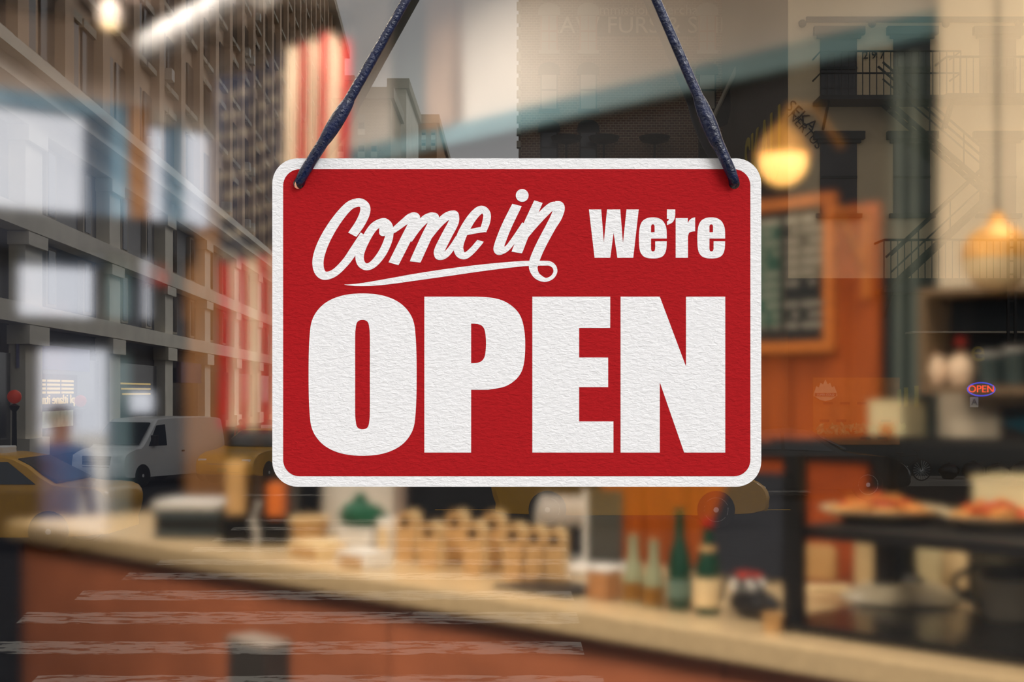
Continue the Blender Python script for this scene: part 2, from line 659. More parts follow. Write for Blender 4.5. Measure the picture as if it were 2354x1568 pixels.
# We're
letter([c2([(229, 217), (377, 217), (408, 617), (447, 217), (606, 217), (638, 625), (681, 217), (828, 217), (762, 799), (571, 799), (526, 497), (486, 799), (297, 799)])])
e_arc = crom([(1165, 568), (1163, 470), (1150, 410), (1118, 355), (1065, 322), (998, 313), (930, 322), (873, 358), (842, 425), (831, 520), (831, 600), (836, 680), (852, 740), (888, 783), (940, 803),
              (1000, 807), (1060, 803), (1112, 783), (1145, 742), (1161, 680), (1165, 600)], 4)
e_in = [(1026, 600)] + crom([(1026, 690), (1018, 715), (1000, 722), (982, 715), (976, 690)], 4) + [(976, 568)]
e_hole = [(976, 492)] + crom([(976, 420), (984, 402), (998, 396), (1012, 402), (1019, 420)], 4) + [(1019, 492)]
for dx in (0, 702):
    letter([c2([(x + dx, y) for x, y in e_arc + e_in]), c2([(x + dx, y) for x, y in e_hole])])
letter([c2([(1167, 217), (1267, 217)] + crom([(1267, 290), (1255, 340), (1225, 380), (1168, 405)], 4) + [(1168, 363), (1185, 350), (1192, 330), (1167, 330)])], name='apostrophe')
letter([c2([(1272, 322), (1419, 322), (1417, 380)] + crom([(1417, 380), (1440, 345), (1470, 322), (1506, 313)], 4)[1:] + [(1506, 480)] + crom([(1506, 480), (1460, 487), (1432, 503), (1420, 545)], 4)[1:] + [(1420, 799), (1272, 799)])])


# Come in : brush strokes (x, y, width) in a magnified frame
_sk = [0]


def stroke(mb, pts, per=7, closed=False, cap0=None, cap1=None):
    _sk[0] += 1
    yf = YL0 - 0.000006 * (_sk[0] % 12)
    q = crom(pts, per, closed)
    n = len(q)
    Lp, Rp = [], []
    for i in range(n):
        a, c = (q[i - 1], q[(i + 1) % n]) if closed else (q[max(i - 1, 0)], q[min(i + 1, n - 1)])
        tx, ty = c[0] - a[0], c[1] - a[1]
        if not closed and i == 0 and cap0:
            tx, ty = cap0
        if not closed and i == n - 1 and cap1:
            tx, ty = cap1
        d = math.hypot(tx, ty) or 1
        nx, ny = -ty / d, tx / d
        w = q[i][2] / 2
        Lp.append((q[i][0] + nx * w, q[i][1] + ny * w))
        Rp.append((q[i][0] - nx * w, q[i][1] - ny * w))
    conv = lambda p: SL(p[0] / 3.797 + 690, p[1] / 3.797 + 420)
    vs, fs = [], []
    for p in Lp + Rp:
        x, z = conv(p)
        vs.append((x, yf, z))
    for p in Lp + Rp:
        x, z = conv(p)
        vs.append((x, YL1, z))
    N2 = 2 * n
    for i in range(n if closed else n - 1):
        j = (i + 1) % n
        fs.append((i, j, n + j, n + i))
        fs.append((i, i + N2, j + N2, j))
        fs.append((n + i, n + j, n + j + N2, n + i + N2))
    if not closed:
        fs.append((0, n, n + N2, N2))
        fs.append((n - 1, n - 1 + N2, 2 * n - 1 + N2, 2 * n - 1))
    mb.add(vs, fs)


def script_letter(strokes, name='letter', dots=()):
    mb = MB()
    for s in strokes:
        stroke(mb, **s)
    for cx, cy, r in dots:
        _sk[0] += 1
        mb.prism([[SL(x / 3.797 + 690, y / 3.797 + 420) for x, y in circ(cx, cy, r, 32)]], YL0 - 0.00008 - 0.000006 * (_sk[0] % 12), YL1)
    return mb.build(name, m_paperw, sign)


script_letter([dict(pts=[(455, 455, 80), (520, 362, 84), (562, 275, 88), (568, 218, 88), (545, 183, 76), (500, 174, 74), (420, 210, 78), (310, 340, 86), (215, 500, 94), (163, 640, 98), (158, 735, 96), (185, 795, 86), (235, 812, 70), (310, 780, 66), (400, 690, 68), (470, 590, 72), (560, 455, 74)],
                   cap0=(0.5, -0.95))])
script_letter([dict(pts=[(715, 346, 70), (640, 390, 74), (570, 500, 74), (522, 620, 74), (530, 700, 70), (580, 735, 60), (645, 705, 66), (720, 610, 72), (772, 490, 72), (778, 400, 70), (755, 358, 74)], closed=True),
               dict(pts=[(735, 370, 62), (728, 400, 72), (722, 432, 66)])], dots=[(722, 434, 33), (750, 375, 50), (765, 410, 48)])
script_letter([dict(pts=[(770, 440, 40), (820, 413, 50), (900, 350, 62), (960, 305, 70), (1000, 292, 64), (1018, 315, 60)]),
               dict(pts=[(1005, 300, 76), (990, 360, 90), (930, 480, 92), (815, 708, 90)], cap1=(-0.3, 1)),
               dict(pts=[(950, 500, 60), (1020, 400, 62), (1085, 325, 72), (1145, 293, 66), (1180, 305, 66)]),
               dict(pts=[(1172, 300, 78), (1160, 360, 92), (1100, 480, 92), (1003, 692, 92)], cap1=(-0.12, 1)),
               dict(pts=[(1105, 500, 50), (1190, 385, 62), (1260, 310, 72), (1320, 277, 66), (1350, 290, 70)]),
               dict(pts=[(1345, 280, 82), (1340, 345, 88), (1280, 460, 90), (1220, 580, 90), (1210, 625, 84), (1228, 645, 62), (1275, 625, 56), (1330, 560, 52), (1380, 480, 50)])],
              dots=[(1003, 305, 44), (1170, 305, 43), (1342, 287, 44), (1215, 630, 45)])
script_letter([dict(pts=[(1440, 437, 48), (1540, 418, 48), (1612, 405, 52)]),
               dict(pts=[(1595, 425, 60), (1625, 340, 68), (1630, 275, 66), (1600, 238, 66), (1555, 248, 74), (1490, 320, 80), (1420, 440, 84), (1383, 550, 84), (1395, 615, 82), (1440, 638, 60), (1500, 595, 56), (1576, 508, 56)], cap1=(0.3, -1), cap0=(0.3, -1))])
script_letter([dict(pts=[(1893, 195, 84), (1800, 385, 88), (1740, 540, 88), (1730, 590, 80), (1755, 602, 52), (1810, 570, 48), (1880, 480, 50), (1960, 360, 50)], cap0=(-0.24, 0.97))],
              dots=[(1938, 112, 56), (1742, 580, 48)])
script_letter([dict(pts=[(2080, 166, 76), (1985, 380, 84), (1890, 610, 92)], cap0=(-0.3, 0.95), cap1=(-0.15, 1)),
               dict(pts=[(1965, 470, 50), (2030, 380, 66), (2120, 275, 76), (2200, 205, 70), (2255, 205, 64)]),
               dict(pts=[(2228, 163, 4), (2262, 205, 90), (2240, 290, 98), (2185, 390, 88), (2105, 540, 86), (2060, 640, 86), (2040, 700, 84), (2036, 750, 74), (2060, 805, 60), (2105, 838, 48), (2150, 848, 34), (2200, 825, 33), (2227, 780, 34), (2218, 735, 36), (2180, 707, 40), (2120, 703, 42), (2000, 705, 44)], cap0=(0.8, 0.6))],
              dots=[(2255, 232, 40)])
script_letter([dict(pts=[(2125, 703, 42), (2000, 704, 44), (1850, 715, 50), (1600, 742, 58), (1300, 782, 64), (1000, 826, 60), (800, 858, 52), (640, 880, 40), (520, 891, 24), (430, 893, 10), (386, 890, 1)])], name='swash')

# ---- cord that carries the sign
m_cord = M('navy_cord', (12, 24, 58), 0.3, var=0.5, scale=160, bump=0.25, bscale=500, spec=0.6)
TOP = S(1257, -568)
cord = thing('carrying_rope', 'dark navy cord threaded through the sign holes up to a hook', 'rope', (TOP[0], YS, TOP[1]))


def cl(px, py, y):
    q = S(px, py)
    return (q[0] - TOP[0], y, q[1] - TOP[1])


def strand(h, a, bb, c, wa):
    rr = KS
    top = (0, 0.004, 0.0)
    MB().tube([cl(h[0], h[1] + 3, 0.012), cl(h[0], h[1] + 1, 0.004), cl(h[0] + (a[0] - h[0]) * 0.02, h[1] - 3, -0.0025), cl(h[0] + (a[0] - h[0]) * 0.18, h[1] + (a[1] - h[1]) * 0.2, -0.0042), cl(a[0], a[1], -0.004), cl(bb[0], bb[1], -0.004), cl(c[0], c[1], -0.003), top],
              [rr * 9, rr * 11, rr * 12, rr * 12.5, rr * wa, rr * 12, rr * 10.5, rr * 10], 12).build('strand', m_cord, cord, smooth=True)


strand((690, 420), (752, 318), (800, 240), (936, 0), 13)
strand((1687, 420), (1645, 325), (1612, 245), (1506, 0), 14)
for p0, p1, w in (((744, 332), (806, 232), 17), ((1652, 345), (1603, 225), 18)):
    pts, rad = [], []
    for k in range(9):
        t = k / 8
        x, y = p0[0] + (p1[0] - p0[0]) * t, p0[1] + (p1[1] - p0[1]) * t
        pts.append(cl(x, y, -0.004))
        rad.append(KS * (12 + (w - 12) * math.sin(math.pi * min(1, t * 1.0)) ** 0.7))
    MB().tube(pts, rad, 12).build('sleeve', m_cord, cord, smooth=True)
hook = thing('suction_hook', 'clear suction cup hook on the shop window glass', 'hook', (TOP[0], 0, TOP[1]))
MB().lathe([(0.022, 0), (0.018, 0.006), (0.007, 0.01), (0.006, 0.016), (0.001, 0.017)], 20, T=Matrix.Rotation(math.pi / 2, 4, 'X')).build('suction_cup', M('grey_rubber', (150, 152, 155), 0.3), hook, smooth=True)
MB().tube([(0, -0.012, 0.004), (0, -0.022, 0.003), (0, -0.030, -0.004), (0, -0.031, 0.006), (0, -0.031, 0.012)], 0.002, 8).build('hook_arm', M('steel', (170, 172, 175), 0.3, metal=0.9), hook, smooth=True)

# ================================================================== THE CAFE
TH = math.radians(39.9)
SA, CA = math.sin(TH), math.cos(TH)
C0 = Vector((-1.284, 7.41 + CAMY, 0))       # room corner (end wall / back wall)
AX = Vector((SA, -CA, 0))                   # along the back wall towards the shop window
BX = Vector((-CA, -SA, 0))                  # from the back wall into the room
RZ = math.atan2(AX.y, AX.x)                 # heading of AX; local +y is then -BX (towards the back wall)
ZF, ZC = 1.45, 4.85                         # cafe floor and ceiling


def ray(px, py):
    return Vector(((px - 1177) / F, 1.0, -(py - 900) / F))


E0 = Vector((0, CAMY, EYE))


def on_back(px, py, off=0.0):
    """(a, z) where a pixel meets the back wall plane set forward by off"""
    d = ray(px, py)
    t = (off - (E0 - C0).dot(BX)) / d.dot(BX)
    p = E0 + d * t
    return (p - C0).dot(AX), p.z


def on_end(px, py, off=0.0):
    d = ray(px, py)
    t = (off - (E0 - C0).dot(AX)) / d.dot(AX)
    p = E0 + d * t
    return (p - C0).dot(BX), p.z


def on_z(px, py, z):
    D = (EYE - z) * F / (py - 900)
    return PX(px, py, D)


room = Matrix.Translation(C0) @ Matrix(((AX.x, BX.x, 0, 0), (AX.y, BX.y, 0, 0), (0, 0, 1, 0), (0, 0, 0, 1)))
# local room frame: x = a (along back wall), y = b (into the room), z up.   (left-handed -> flip faces)


class RB(MB):
    """builder in room coordinates (a, b, z)"""
    def build(self, name, mats, parent=None, **k):
        base = parent.matrix_basis.inverted() if parent else Matrix()
        w = MB()
        w.v = [tuple(base @ (room @ Vector(p))) for p in self.v]
        w.f = [tuple(reversed(q)) for q in self.f]
        w.mi = self.mi
        return w.build(name, mats, parent, **k)


def rp(a, b_, z):
    return room @ Vector((a, b_, z))


# ---- shell
BE = 7.6
_c1, _c2 = rp(-0.12, -0.2, 0), rp(-0.12, BE, 0)
plan = [(_c1.x, _c1.y), (_c2.x, _c2.y), (_c2.x, 0.1), (4.35, 0.1)]
MB().prism([plan], ZF - 0.15, ZF, plane='xy').build('floor', m_floor, kind='structure', label='dark cafe floor behind the counter')
MB().prism([plan], ZC, ZC + 0.15, plane='xy').build('ceiling', m_upper, kind='structure', label='pale cafe ceiling')
MB().box(_c2.x - 0.2, _c2.x, 0.1, _c2.y + 0.15, ZF, ZC).build('wall_left', m_soffit, kind='structure', label='brown side wall of the cafe')
LB = 8.2
wb = thing('wall_back', 'cafe back wall, dark below and pale above a teal rail', 'wall', tuple(rp(0, 0, ZF)), kind='structure')
RB().box(-0.2, LB, -0.2, 0, ZF, 4.16).build('lower_wall', m_dark, wb)
RB().box(-0.2, LB, -0.2, 0, 4.16, ZC).build('upper_wall', m_upper, wb)
RB().box(0, LB, 0, 0.05, 4.09, 4.17).build('rail', m_teal, wb)
for x0, x1, mm in ((925, 1000, M('grey_green_paint', (82, 90, 88), 0.7)), (1003, 1062, M('beige_brown_paint', (150, 126, 106), 0.7))):
    RB().box(on_back(x0, 200)[0], on_back(x1, 200)[0], 0, 0.06, 4.17, ZC).build('pilaster', mm, wb)
# orange timber boards
a0, a1 = on_back(1395, 700)[0], on_back(2032, 700)[0]
pan = thing('timber_panelling', 'orange stained upright boards behind the chalkboard', 'panelling', tuple(rp(a0, 0, ZF)))
nb = 11
for k in range(nb):
    w = (a1 - a0) / nb
    RB().box(a0 + k * w + 0.003, a0 + (k + 1) * w - 0.003, 0.001, 0.03 + 0.004 * (k % 2), ZF, 3.60 + 0.004 * (k % 3)).build('board', m_orange, pan)
# cream pier and dark door recess
aP0 = on_back(2157, 400, 0.12)[0]
pier = RB().box(aP0, aP0 + 2.2, 0, 0.12, ZF, ZC).build('wall_pier', m_cream, kind='structure', label='cream plastered pier beside the dark doorway')
aD0, aD1 = on_back(2034, 600, 0.02)[0], aP0
dr = thing('door_1', 'dark green-grey doorway beside the orange panelling', 'door', tuple(rp(aD0, 0, ZF)), kind='structure')
RB().box(aD0 + 0.01, aD1, 0.001, 0.03, ZF, 4.05).build('door_leaf', M('dark_green_door', (28, 42, 42), 0.5), dr)
for xx in (2065, 2100):
    aa = on_back(xx, 600, 0.05)[0]
    RB().tube([(aa, 0.045, ZF), (aa, 0.045, 4.05)], 0.014, 8).build('pipe', M('grey_pipe', (96, 108, 104), 0.4), dr)

# ---- end wall with its windows
ew = thing('wall_end', 'cafe end wall of dark bands and brown posts around bright windows', 'wall', tuple(rp(0, 0, ZF)), kind='structure')


def eb(name, px0, px1, py0, py1, ref, mat, parent=ew, b0=-0.12, b1=0.0):
    bb0, bb1 = on_end(px0, 700)[0], on_end(px1, 700)[0]
    z1, z0 = on_end(ref, py0)[1], on_end(ref, py1)[1]
    return RB().box(b0, b1, min(bb0, bb1), max(bb0, bb1), z0, z1).build(name, mat, parent)


FARL = -900
eb('upper_wall', FARL, 640, -120, 212, 60, m_soffit)
# row 1: transom windows
eb('blue_header', FARL, 292, 212, 246, 60, m_bluefr, b1=0.02)
eb('window_post', 214, 250, 246, 486, 60, M('slate_blue_frame', (70, 92, 116), 0.5), b1=0.03)
eb('window_post', 250, 292, 246, 486, 60, m_bluefr, b1=0.02)
eb('brown_post', 290, 334, 212, 486, 60, m_tanwood, b1=0.05)
eb('mullion', 398, 420, 212, 486, 60, m_bluefr, b1=0.02)
eb('window_post', 500, 640, 212, 486, 60, m_soffit, b1=0.02)
eb('header', 334, 500, 212, 246, 60, m_upper, b1=0.02)
# dark band
eb('dark_band', FARL, 428, 486, 572, 60, m_navy, b1=0.10)
eb('dark_band', 428, 640, 490, 572, 60, m_tanwood, b1=0.02)
# row 2
eb('dark_wall', FARL, 44, 572, 1663, 60, m_navy)
eb('pane_header', 44, 236, 572, 606, 60, M('sign_blue', (88, 112, 146), 0.5, var=0.3), b1=0.02)
eb('dark_wall', 236, 246, 572, 725, 60, m_dark)
eb('frame_bar', 246, 300, 572, 725, 60, M('smoky_blue_panel', (92, 118, 128), 0.4, var=0.2))
eb('dark_wall', 300, 330, 572, 725, 60, m_navy)
eb('dark_wall', 366, 428, 572, 725, 60, m_navy)
eb('red_sticker', 362, 380, 585, 640, 60, m_red, b1=0.02)
eb('dark_band', 44, 428, 725, 800, 60, m_navy, b1=0.04)
# row 3 : door
eb('dark_wall', 44, 92, 800, 1663, 60, m_navy)
eb('frame_bar', 268, 300, 800, 1663, 60, M('smoky_blue_panel'))
eb('dark_wall', 300, 376, 800, 900, 60, m_navy)
eb('dark_wall', 300, 376, 952, 1663, 60, m_navy)
eb('dark_wall', 376, 428, 800, 1663, 60, m_navy)
eb('brown_post', 424, 506, 500, 1663, 60, m_tanwood, b1=0.06)
eb('dark_wall', 500, 640, 572, 1663, 60, m_dark)
# panes
for px0, px1, py0, py1 in ((FARL, 214, 246, 486), (334, 500, 246, 486), (44, 236, 606, 725), (330, 366, 572, 725), (92, 268, 800, 1663), (300, 376, 900, 952)):
    eb('pane', px0, px1, py0, py1, 60, m_pane, b0=-0.07, b1=-0.062)
# outside the end wall
MB().box(-22, 4, 7.0, 60, 1.05, 1.15).build('ground', M('pale_pavement', (196, 188, 174), 0.8), kind='structure', label='pale pavement outside the far cafe door')

# ---- ceiling fittings
bm_ = RB().box(0.3, 0.75, -0.2, 6, ZC - 0.14, ZC).build('ceiling_beam', m_darkbrown, label='dark timber beam under the ceiling by the end wall', cat='beam')
d0, d1 = PX(345, 112, 6.2), PX(600, -22, 5.2)
t = thing('ceiling_duct', 'pale grey round duct running below the ceiling', 'duct', tuple(d0))
MB().tube([(0, 0, 0), tuple(d1 - d0)], 0.07, 14).build('pipe', M('pale_grey_metal', (156, 154, 152), 0.5), t, smooth=True)
for k in range(1, 5):
    q = (d1 - d0) * (k / 5)
    MB().tube([tuple(q - (d1 - d0).normalized() * 0.012), tuple(q + (d1 - d0).normalized() * 0.012)], 0.077, 14).build('collar', M('pale_grey_metal'), t, smooth=True)
sp = PX(252, 58, 6.0)
t = thing('ceiling_spotlight', 'small lit ceiling spotlight near the end wall', 'spotlight', tuple(sp))
MB().lathe([(0.02, 0.0), (0.045, 0.005), (0.05, 0.07), (0.03, 0.09), (0.006, 0.095), (0.006, ZC - sp.z)], 16).build('housing', M('mid_grey_plastic', (134, 122, 112), 0.5), t, smooth=True)
MB().lathe([(0.001, -0.008), (0.03, -0.006), (0.036, 0.004)], 16).build('bulb', m_bulb, t)


RB().box(-0.12, 0, on_end(FARL, 700)[0], BE, ZF, ZC).build('dark_wall', m_navy, ew)
pp = PX(138, 1180, 9.6)
person('person', 'person in a blue jacket standing outside the far cafe door', (pp.x, pp.y, 1.15), 0.9, m_denim, M('light_jeans', (92, 128, 164), 0.8), m_hair)


def fill_panel(x, y, power, size, col=(1.0, 0.86, 0.68), label=''):  # lamp panels added out of view to brighten the counter and walls
    t = thing('added_fill_light', label, 'added light', (x, y, ZC - 0.03))
    MB().box(-size / 2 - 0.03, size / 2 + 0.03, -size / 2 - 0.03, size / 2 + 0.03, 0.0, 0.03).build('frame', m_white, t)
    MB().box(-size / 2, size / 2, -size / 2, size / 2, -0.006, 0.0).build('diffuser', m_panel, t)
    ld = bpy.data.lights.new('fill_panel_lamp', 'AREA')
    ld.size = size
    ld.energy = power
    ld.spread = math.radians(160)
    ld.color = col
    lo = bpy.data.objects.new('fill_panel_lamp', ld)
    COL.objects.link(lo)
    lo.parent = t
    lo.location = (0, 0, -0.012)


fill_panel(1.3, 2.1, 28, 0.8, label='added fill light panel above the shelf end of the counter')
fill_panel(-1.5, 1.7, 95, 0.8, label='added fill light panel above the cafe floor near the shop window')
_q = rp(1.05, 1.5, 0)
fill_panel(_q.x, _q.y, 60, 0.8, (1.0, 0.92, 0.84), label='added fill light panel above the far end of the counter')

_q = rp(2.0, 0.75, 0)
fill_panel(_q.x, _q.y, 18, 0.6, (1.0, 0.90, 0.78), label='added fill light panel beside the pale upper back wall')
ts = thing('added_fill_spot', 'added unseen fill spotlight hung inside the shop window', 'spotlight', (0.35, 0.38, 3.78))  # unseen lamp added to light the mug and the counter front
MB().tube([(0, 0, 0.14), (0, 0, ZC - 3.78)], 0.01, 8).build('stem', m_black, ts)
_T = Matrix.Rotation(math.radians(52), 4, 'X')
MB().lathe([(0.17, 0.0), (0.16, 0.09), (0.09, 0.16), (0.03, 0.17)], 20, T=_T).build('housing', m_black, ts, smooth=True)
MB().lathe([(0.001, -0.004), (0.155, -0.004), (0.155, -0.001), (0.001, -0.001)], 20, T=_T).build('lens', m_panel, ts)
ld = bpy.data.lights.new('fill_spot_lamp', 'AREA')
ld.shape = 'DISK'
ld.size = 0.30
ld.energy = 26
ld.color = (1.0, 0.88, 0.72)
lo = bpy.data.objects.new('fill_spot_lamp', ld)
COL.objects.link(lo)
lo.parent = ts
lo.rotation_euler = (math.radians(52), 0, 0)
lo.location = _T @ Vector((0, 0, -0.012))

# ---- flag
m_fred = M('flag_red', (190, 24, 34), 0.8, var=0.15)
m_fwhite = M('flag_white', (224, 208, 180), 0.8, var=0.06)
m_fblue = M('flag_blue', (16, 26, 50), 0.8, var=0.2)
DF = 5.7
k = DF / F
fl0 = PX(500, 985, DF)
fw, fh = 300 * k, 900 * k
flag = thing('hanging_flag', 'flag with red and white stripes and white stars on blue, hung lengthwise', 'flag', tuple(fl0))


def fold(u, v):
    return 0.03 * math.sin(u * 19 + v * 2.0) * (0.4 + 0.6 * (1 - v)) + 0.012 * math.sin(u * 41 - v * 5)


def ftop(u):
    return fh - 0.17 * (1 - u) ** 1.4 - 0.05 * math.sin(u * math.pi * 2) * 0.5


nu, nv = 13 * 4, 40
vs = []
for i in range(nu + 1):
    for j in range(nv + 1):
        u, v = i / nu, j / nv
        vs.append((u * fw + 0.01 * math.sin(v * 5 + u * 3), fold(u, v), v * ftop(u)))
cv = 0.46
for nm, mt, sel in (('red_stripe', m_fred, 0), ('white_stripe', m_fwhite, 1), ('canton', m_fblue, 2)):
    fcs = []
    for i in range(nu):
        for j in range(nv):
            s_ = (i // 4) % 2
            can = i < 28 and j / nv >= cv
            kind = 2 if can else s_
            if kind == sel:
                fcs.append((i * (nv + 1) + j, (i + 1) * (nv + 1) + j, (i + 1) * (nv + 1) + j + 1, i * (nv + 1) + j + 1))
    used = sorted({q for f_ in fcs for q in f_})
    mp_ = {q: n for n, q in enumerate(used)}
    n0 = len(used)
    vv = [vs[q] for q in used]
    mb = MB()
    mb.add(vv + [(x, y + 0.003, z) for x, y, z in vv], [tuple(mp_[q] for q in f_) for f_ in fcs] + [tuple(mp_[q] + n0 for q in reversed(f_)) for f_ in fcs])
    if sel == 2:
        mb.build(nm, mt, flag, smooth=True)
    else:
        mb.build(nm, mt, flag, smooth=True, kind='stuff')
star = []
for i in range(10):
    r = 0.0165 if i % 2 == 0 else 0.0075
    a = math.pi / 2 + i * math.pi / 5
    star.append((r * math.cos(a), r * math.sin(a)))
star_me = MB().prism([star], -0.002, 0.0).mesh('star', m_fwhite)
for r_ in range(9):
    for c_ in range(6 if r_ % 2 == 0 else 5):
        u = (0.045 + (c_ + (0 if r_ % 2 == 0 else 0.5)) * 0.09)
        v = cv + 0.035 + r_ * (1 - cv - 0.06) / 8.6
        piece(star_me, 'star', flag, (u * fw + 0.01 * math.sin(v * 5 + u * 3), fold(u, v) - 0.003, v * ftop(u)))
MB().tube([(-0.03, 0.0, fh - 0.16), (fw * 0.5, 0, fh - 0.03), (fw + 0.04, 0, fh + 0.01)], 0.008, 8).build('rod', m_black, flag, smooth=True)
for u in (0.05, 0.97):
    zz = fh - 0.15 if u < 0.5 else fh + 0.005
    MB().tube([(u * fw, 0, zz), (u * fw, 0, ZC - fl0.z)], 0.003, 6).build('hanging_wire', m_black, flag)

# ---- chalkboard on the panelling
OFFC = 0.05
aL, aR = on_back(1500, 600, OFFC)[0], on_back(1921, 600, OFFC)[0]
zT, zB = on_back(1915, 443, OFFC)[1], on_back(1915, 808, OFFC)[1]
cb = thing('chalkboard_menu', 'black chalkboard menu in a honey wood frame on orange boards', 'chalkboard', tuple(rp((aL + aR) / 2, OFFC, zB)))
fwid = 0.035
RB().box(aL, aR, OFFC - 0.01, OFFC, zB, zT).build('slate', m_chalk, cb)
for q in ((aL, aL + fwid, zB, zT), (aR - fwid, aR, zB, zT), (aL + fwid, aR - fwid, zB, zB + fwid), (aL + fwid, aR - fwid, zT - fwid, zT)):
    RB().box(q[0], q[1], OFFC - 0.012, OFFC + 0.02, q[2], q[3]).build('frame_rail', m_orangeframe, cb)
ag = on_back(1792, 600, OFFC)[0]
RB().box(aL + fwid, ag, OFFC + 0.0005, OFFC + 0.002, zB + 0.09, zT - 0.07).build('green_panel', m_green, cb)
rows = 11
for r_ in range(rows):
    z = zT - 0.075 - r_ * (zT - zB - 0.13) / rows
    for cpx, cw in ((1770, 44), (1822, 30), (1868, 46)):
        if r_ in (7,) and cpx != 1770:
            continue
        for q in range(3 if cw > 40 else 2):
            w_ = cw / (3 if cw > 40 else 2)
            p0 = on_back(cpx - cw / 2 + q * w_ + random.uniform(0, 2), 600, OFFC)[0]
            p1 = on_back(cpx - cw / 2 + (q + 0.82) * w_, 600, OFFC)[0]
            hh = 0.010 if r_ else 0.018
            if random.random() < 0.22:
                continue
            RB().box(p0, p1, OFFC + 0.002, OFFC + 0.003, z - hh / 2, z + hh / 2).build('chalk_word', m_chalkwhite, cb)
# picture lamp over the chalkboard
lp = on_back(1800, 350, 0.3)
lpos = rp(lp[0], 0.34, lp[1])
lampt = thing('wall_lamp', 'swan-neck wall lamp shining on the wall over the chalkboard', 'lamp', tuple(rp(lp[0], 0, lp[1])), 0)
RB().tube([(lp[0], 0.0, lp[1] + 0.05), (lp[0], 0.14, lp[1] + 0.16), (lp[0], 0.26, lp[1] + 0.15), (lp[0], 0.30, lp[1] + 0.09)], 0.009, 8).build('arm', m_brass, lampt, smooth=True)
RB().add([tuple(Vector((lp[0], 0.30, lp[1] + 0.02)) + Vector(v)) for v in MB().lathe([(0.085, -0.03), (0.06, 0.03), (0.03, 0.06), (0.012, 0.075)], 18).v],
         MB().lathe([(0.085, -0.03), (0.06, 0.03), (0.03, 0.06), (0.012, 0.075)], 18).f[:-2]).build('shade', m_brass, lampt, smooth=True)
RB().ball((lp[0], 0.30, lp[1] - 0.03), 0.075, 18, 12).build('frosted_globe', M('warm_lit_globe', (255, 226, 170), 0.4, emit=1.5, ecol=(255, 190, 96)), lampt, smooth=True)
# bracket arm by the orange post
q0 = on_back(1985, 570, 0.06)
t = thing('wall_bracket', 'small timber bracket on the orange board edge', 'bracket', tuple(rp(q0[0], 0.05, q0[1])))
RB().box(q0[0] - 0.012, q0[0] + 0.012, 0.03, 0.055, q0[1] - 0.16, q0[1] + 0.12).build('upright', m_orangeframe, t)
RB().tube([(q0[0], 0.045, q0[1] + 0.11), (q0[0], 0.22, q0[1] + 0.11)], 0.012, 6).build('arm', m_orangeframe, t)
RB().tube([(q0[0], 0.045, q0[1] - 0.08), (q0[0], 0.18, q0[1] + 0.10)], 0.010, 6).build('strut', m_orangeframe, t)

# ---- wall cabinet with round cups, pendant globe, picture, ledge
OW = 0.12
cL, cz1 = on_back(2112, 665, OW + 0.22)
_, cz0 = on_back(2112, 905, OW + 0.22)
cR = cL + 1.0
cab = thing('wall_cabinet', 'open black wall cabinet with a tan edge below the globe lamp', 'cabinet', tuple(rp(cL, OW, cz0)))
RB().box(cL, cR, OW + 0.001, OW + 0.015, cz0, cz1).build('back_panel', m_black, cab)
m_tanedge = M('tan_edge', (120, 98, 72), 0.6)
for q in ((cL, cL + 0.02, cz0, cz1), (cR - 0.02, cR, cz0, cz1)):
    RB().box(q[0], q[1], OW + 0.001, OW + 0.22, q[2], q[3]).build('side_panel', m_tanedge, cab)
for q in ((cz0, cz0 + 0.02), (cz1 - 0.02, cz1)):
    RB().box(cL + 0.02, cR - 0.02, OW + 0.001, OW + 0.22, q[0], q[1]).build('shelf', m_tanedge, cab)
RB().box(cL + 0.02, cR - 0.02, OW + 0.015, OW + 0.10, cz0 + 0.02, cz1 - 0.02).build('dark_liner', m_blackgloss, cab)
for i, px in enumerate((2150, 2208)):
    aa = on_back(px, 840, OW + 0.16)[0]
    prof = [(0.012, 0.0), (0.026, 0.004), (0.037, 0.03), (0.038, 0.05), (0.030, 0.075), (0.018, 0.088), (0.001, 0.09)]
    tj = thing('pale_jar', 'round pale jar at the ' + ('tan side of' if i == 0 else 'inner place in') + ' the black wall cabinet', 'jar', tuple(rp(aa, OW + 0.16, cz0 + 0.02)))
    MB().lathe(prof, 18).build('body', M('pale_ceramic', (236, 208, 178), 0.4), tj, smooth=True)
    MB().lathe([(0.010, 0.088), (0.012, 0.094), (0.006, 0.10), (0.001, 0.101)], 12).build('lid_knob', m_tanwood, tj, smooth=True)
    if i == 1:
        MB().ball((0, 0, 0.125), 0.014, mi=0).build('red_stopper', m_red, tj, smooth=True)
for i, (px, hh) in enumerate(((2276, 0.09), (2335, 0.10))):
    aa = on_back(px, 840, OW + 0.16)[0]
    tj = thing('glass_tumbler', 'smoky glass tumbler ' + ('next to' if i == 0 else 'one place on from') + ' the pale jars in the wall cabinet', 'glass', tuple(rp(aa, OW + 0.16, cz0 + 0.02)), group='tumblers in the wall cabinet')
    MB().lathe([(0.024, 0), (0.030, 0.004), (0.033, hh), (0.030, hh), (0.027, 0.008), (0.001, 0.007)], 16).build('body', M('smoky_glass', (70, 84, 84), 0.15), tj, smooth=True)
    MB().lathe([(0.034, hh - 0.004), (0.035, hh), (0.034, hh + 0.003)], 16).build('rim', m_white, tj, smooth=True)
gc = PX(2292, 592, 3.1)
t = thing('globe_pendant', 'amber and brass globe pendant lamp hanging before the cream pier', 'lamp', tuple(gc))
MB().ball((0, 0, 0), 0.076, 24, 16).build('globe', M('amber_globe', (222, 196, 150), 0.25, var=0.12, scale=14), t, smooth=True)
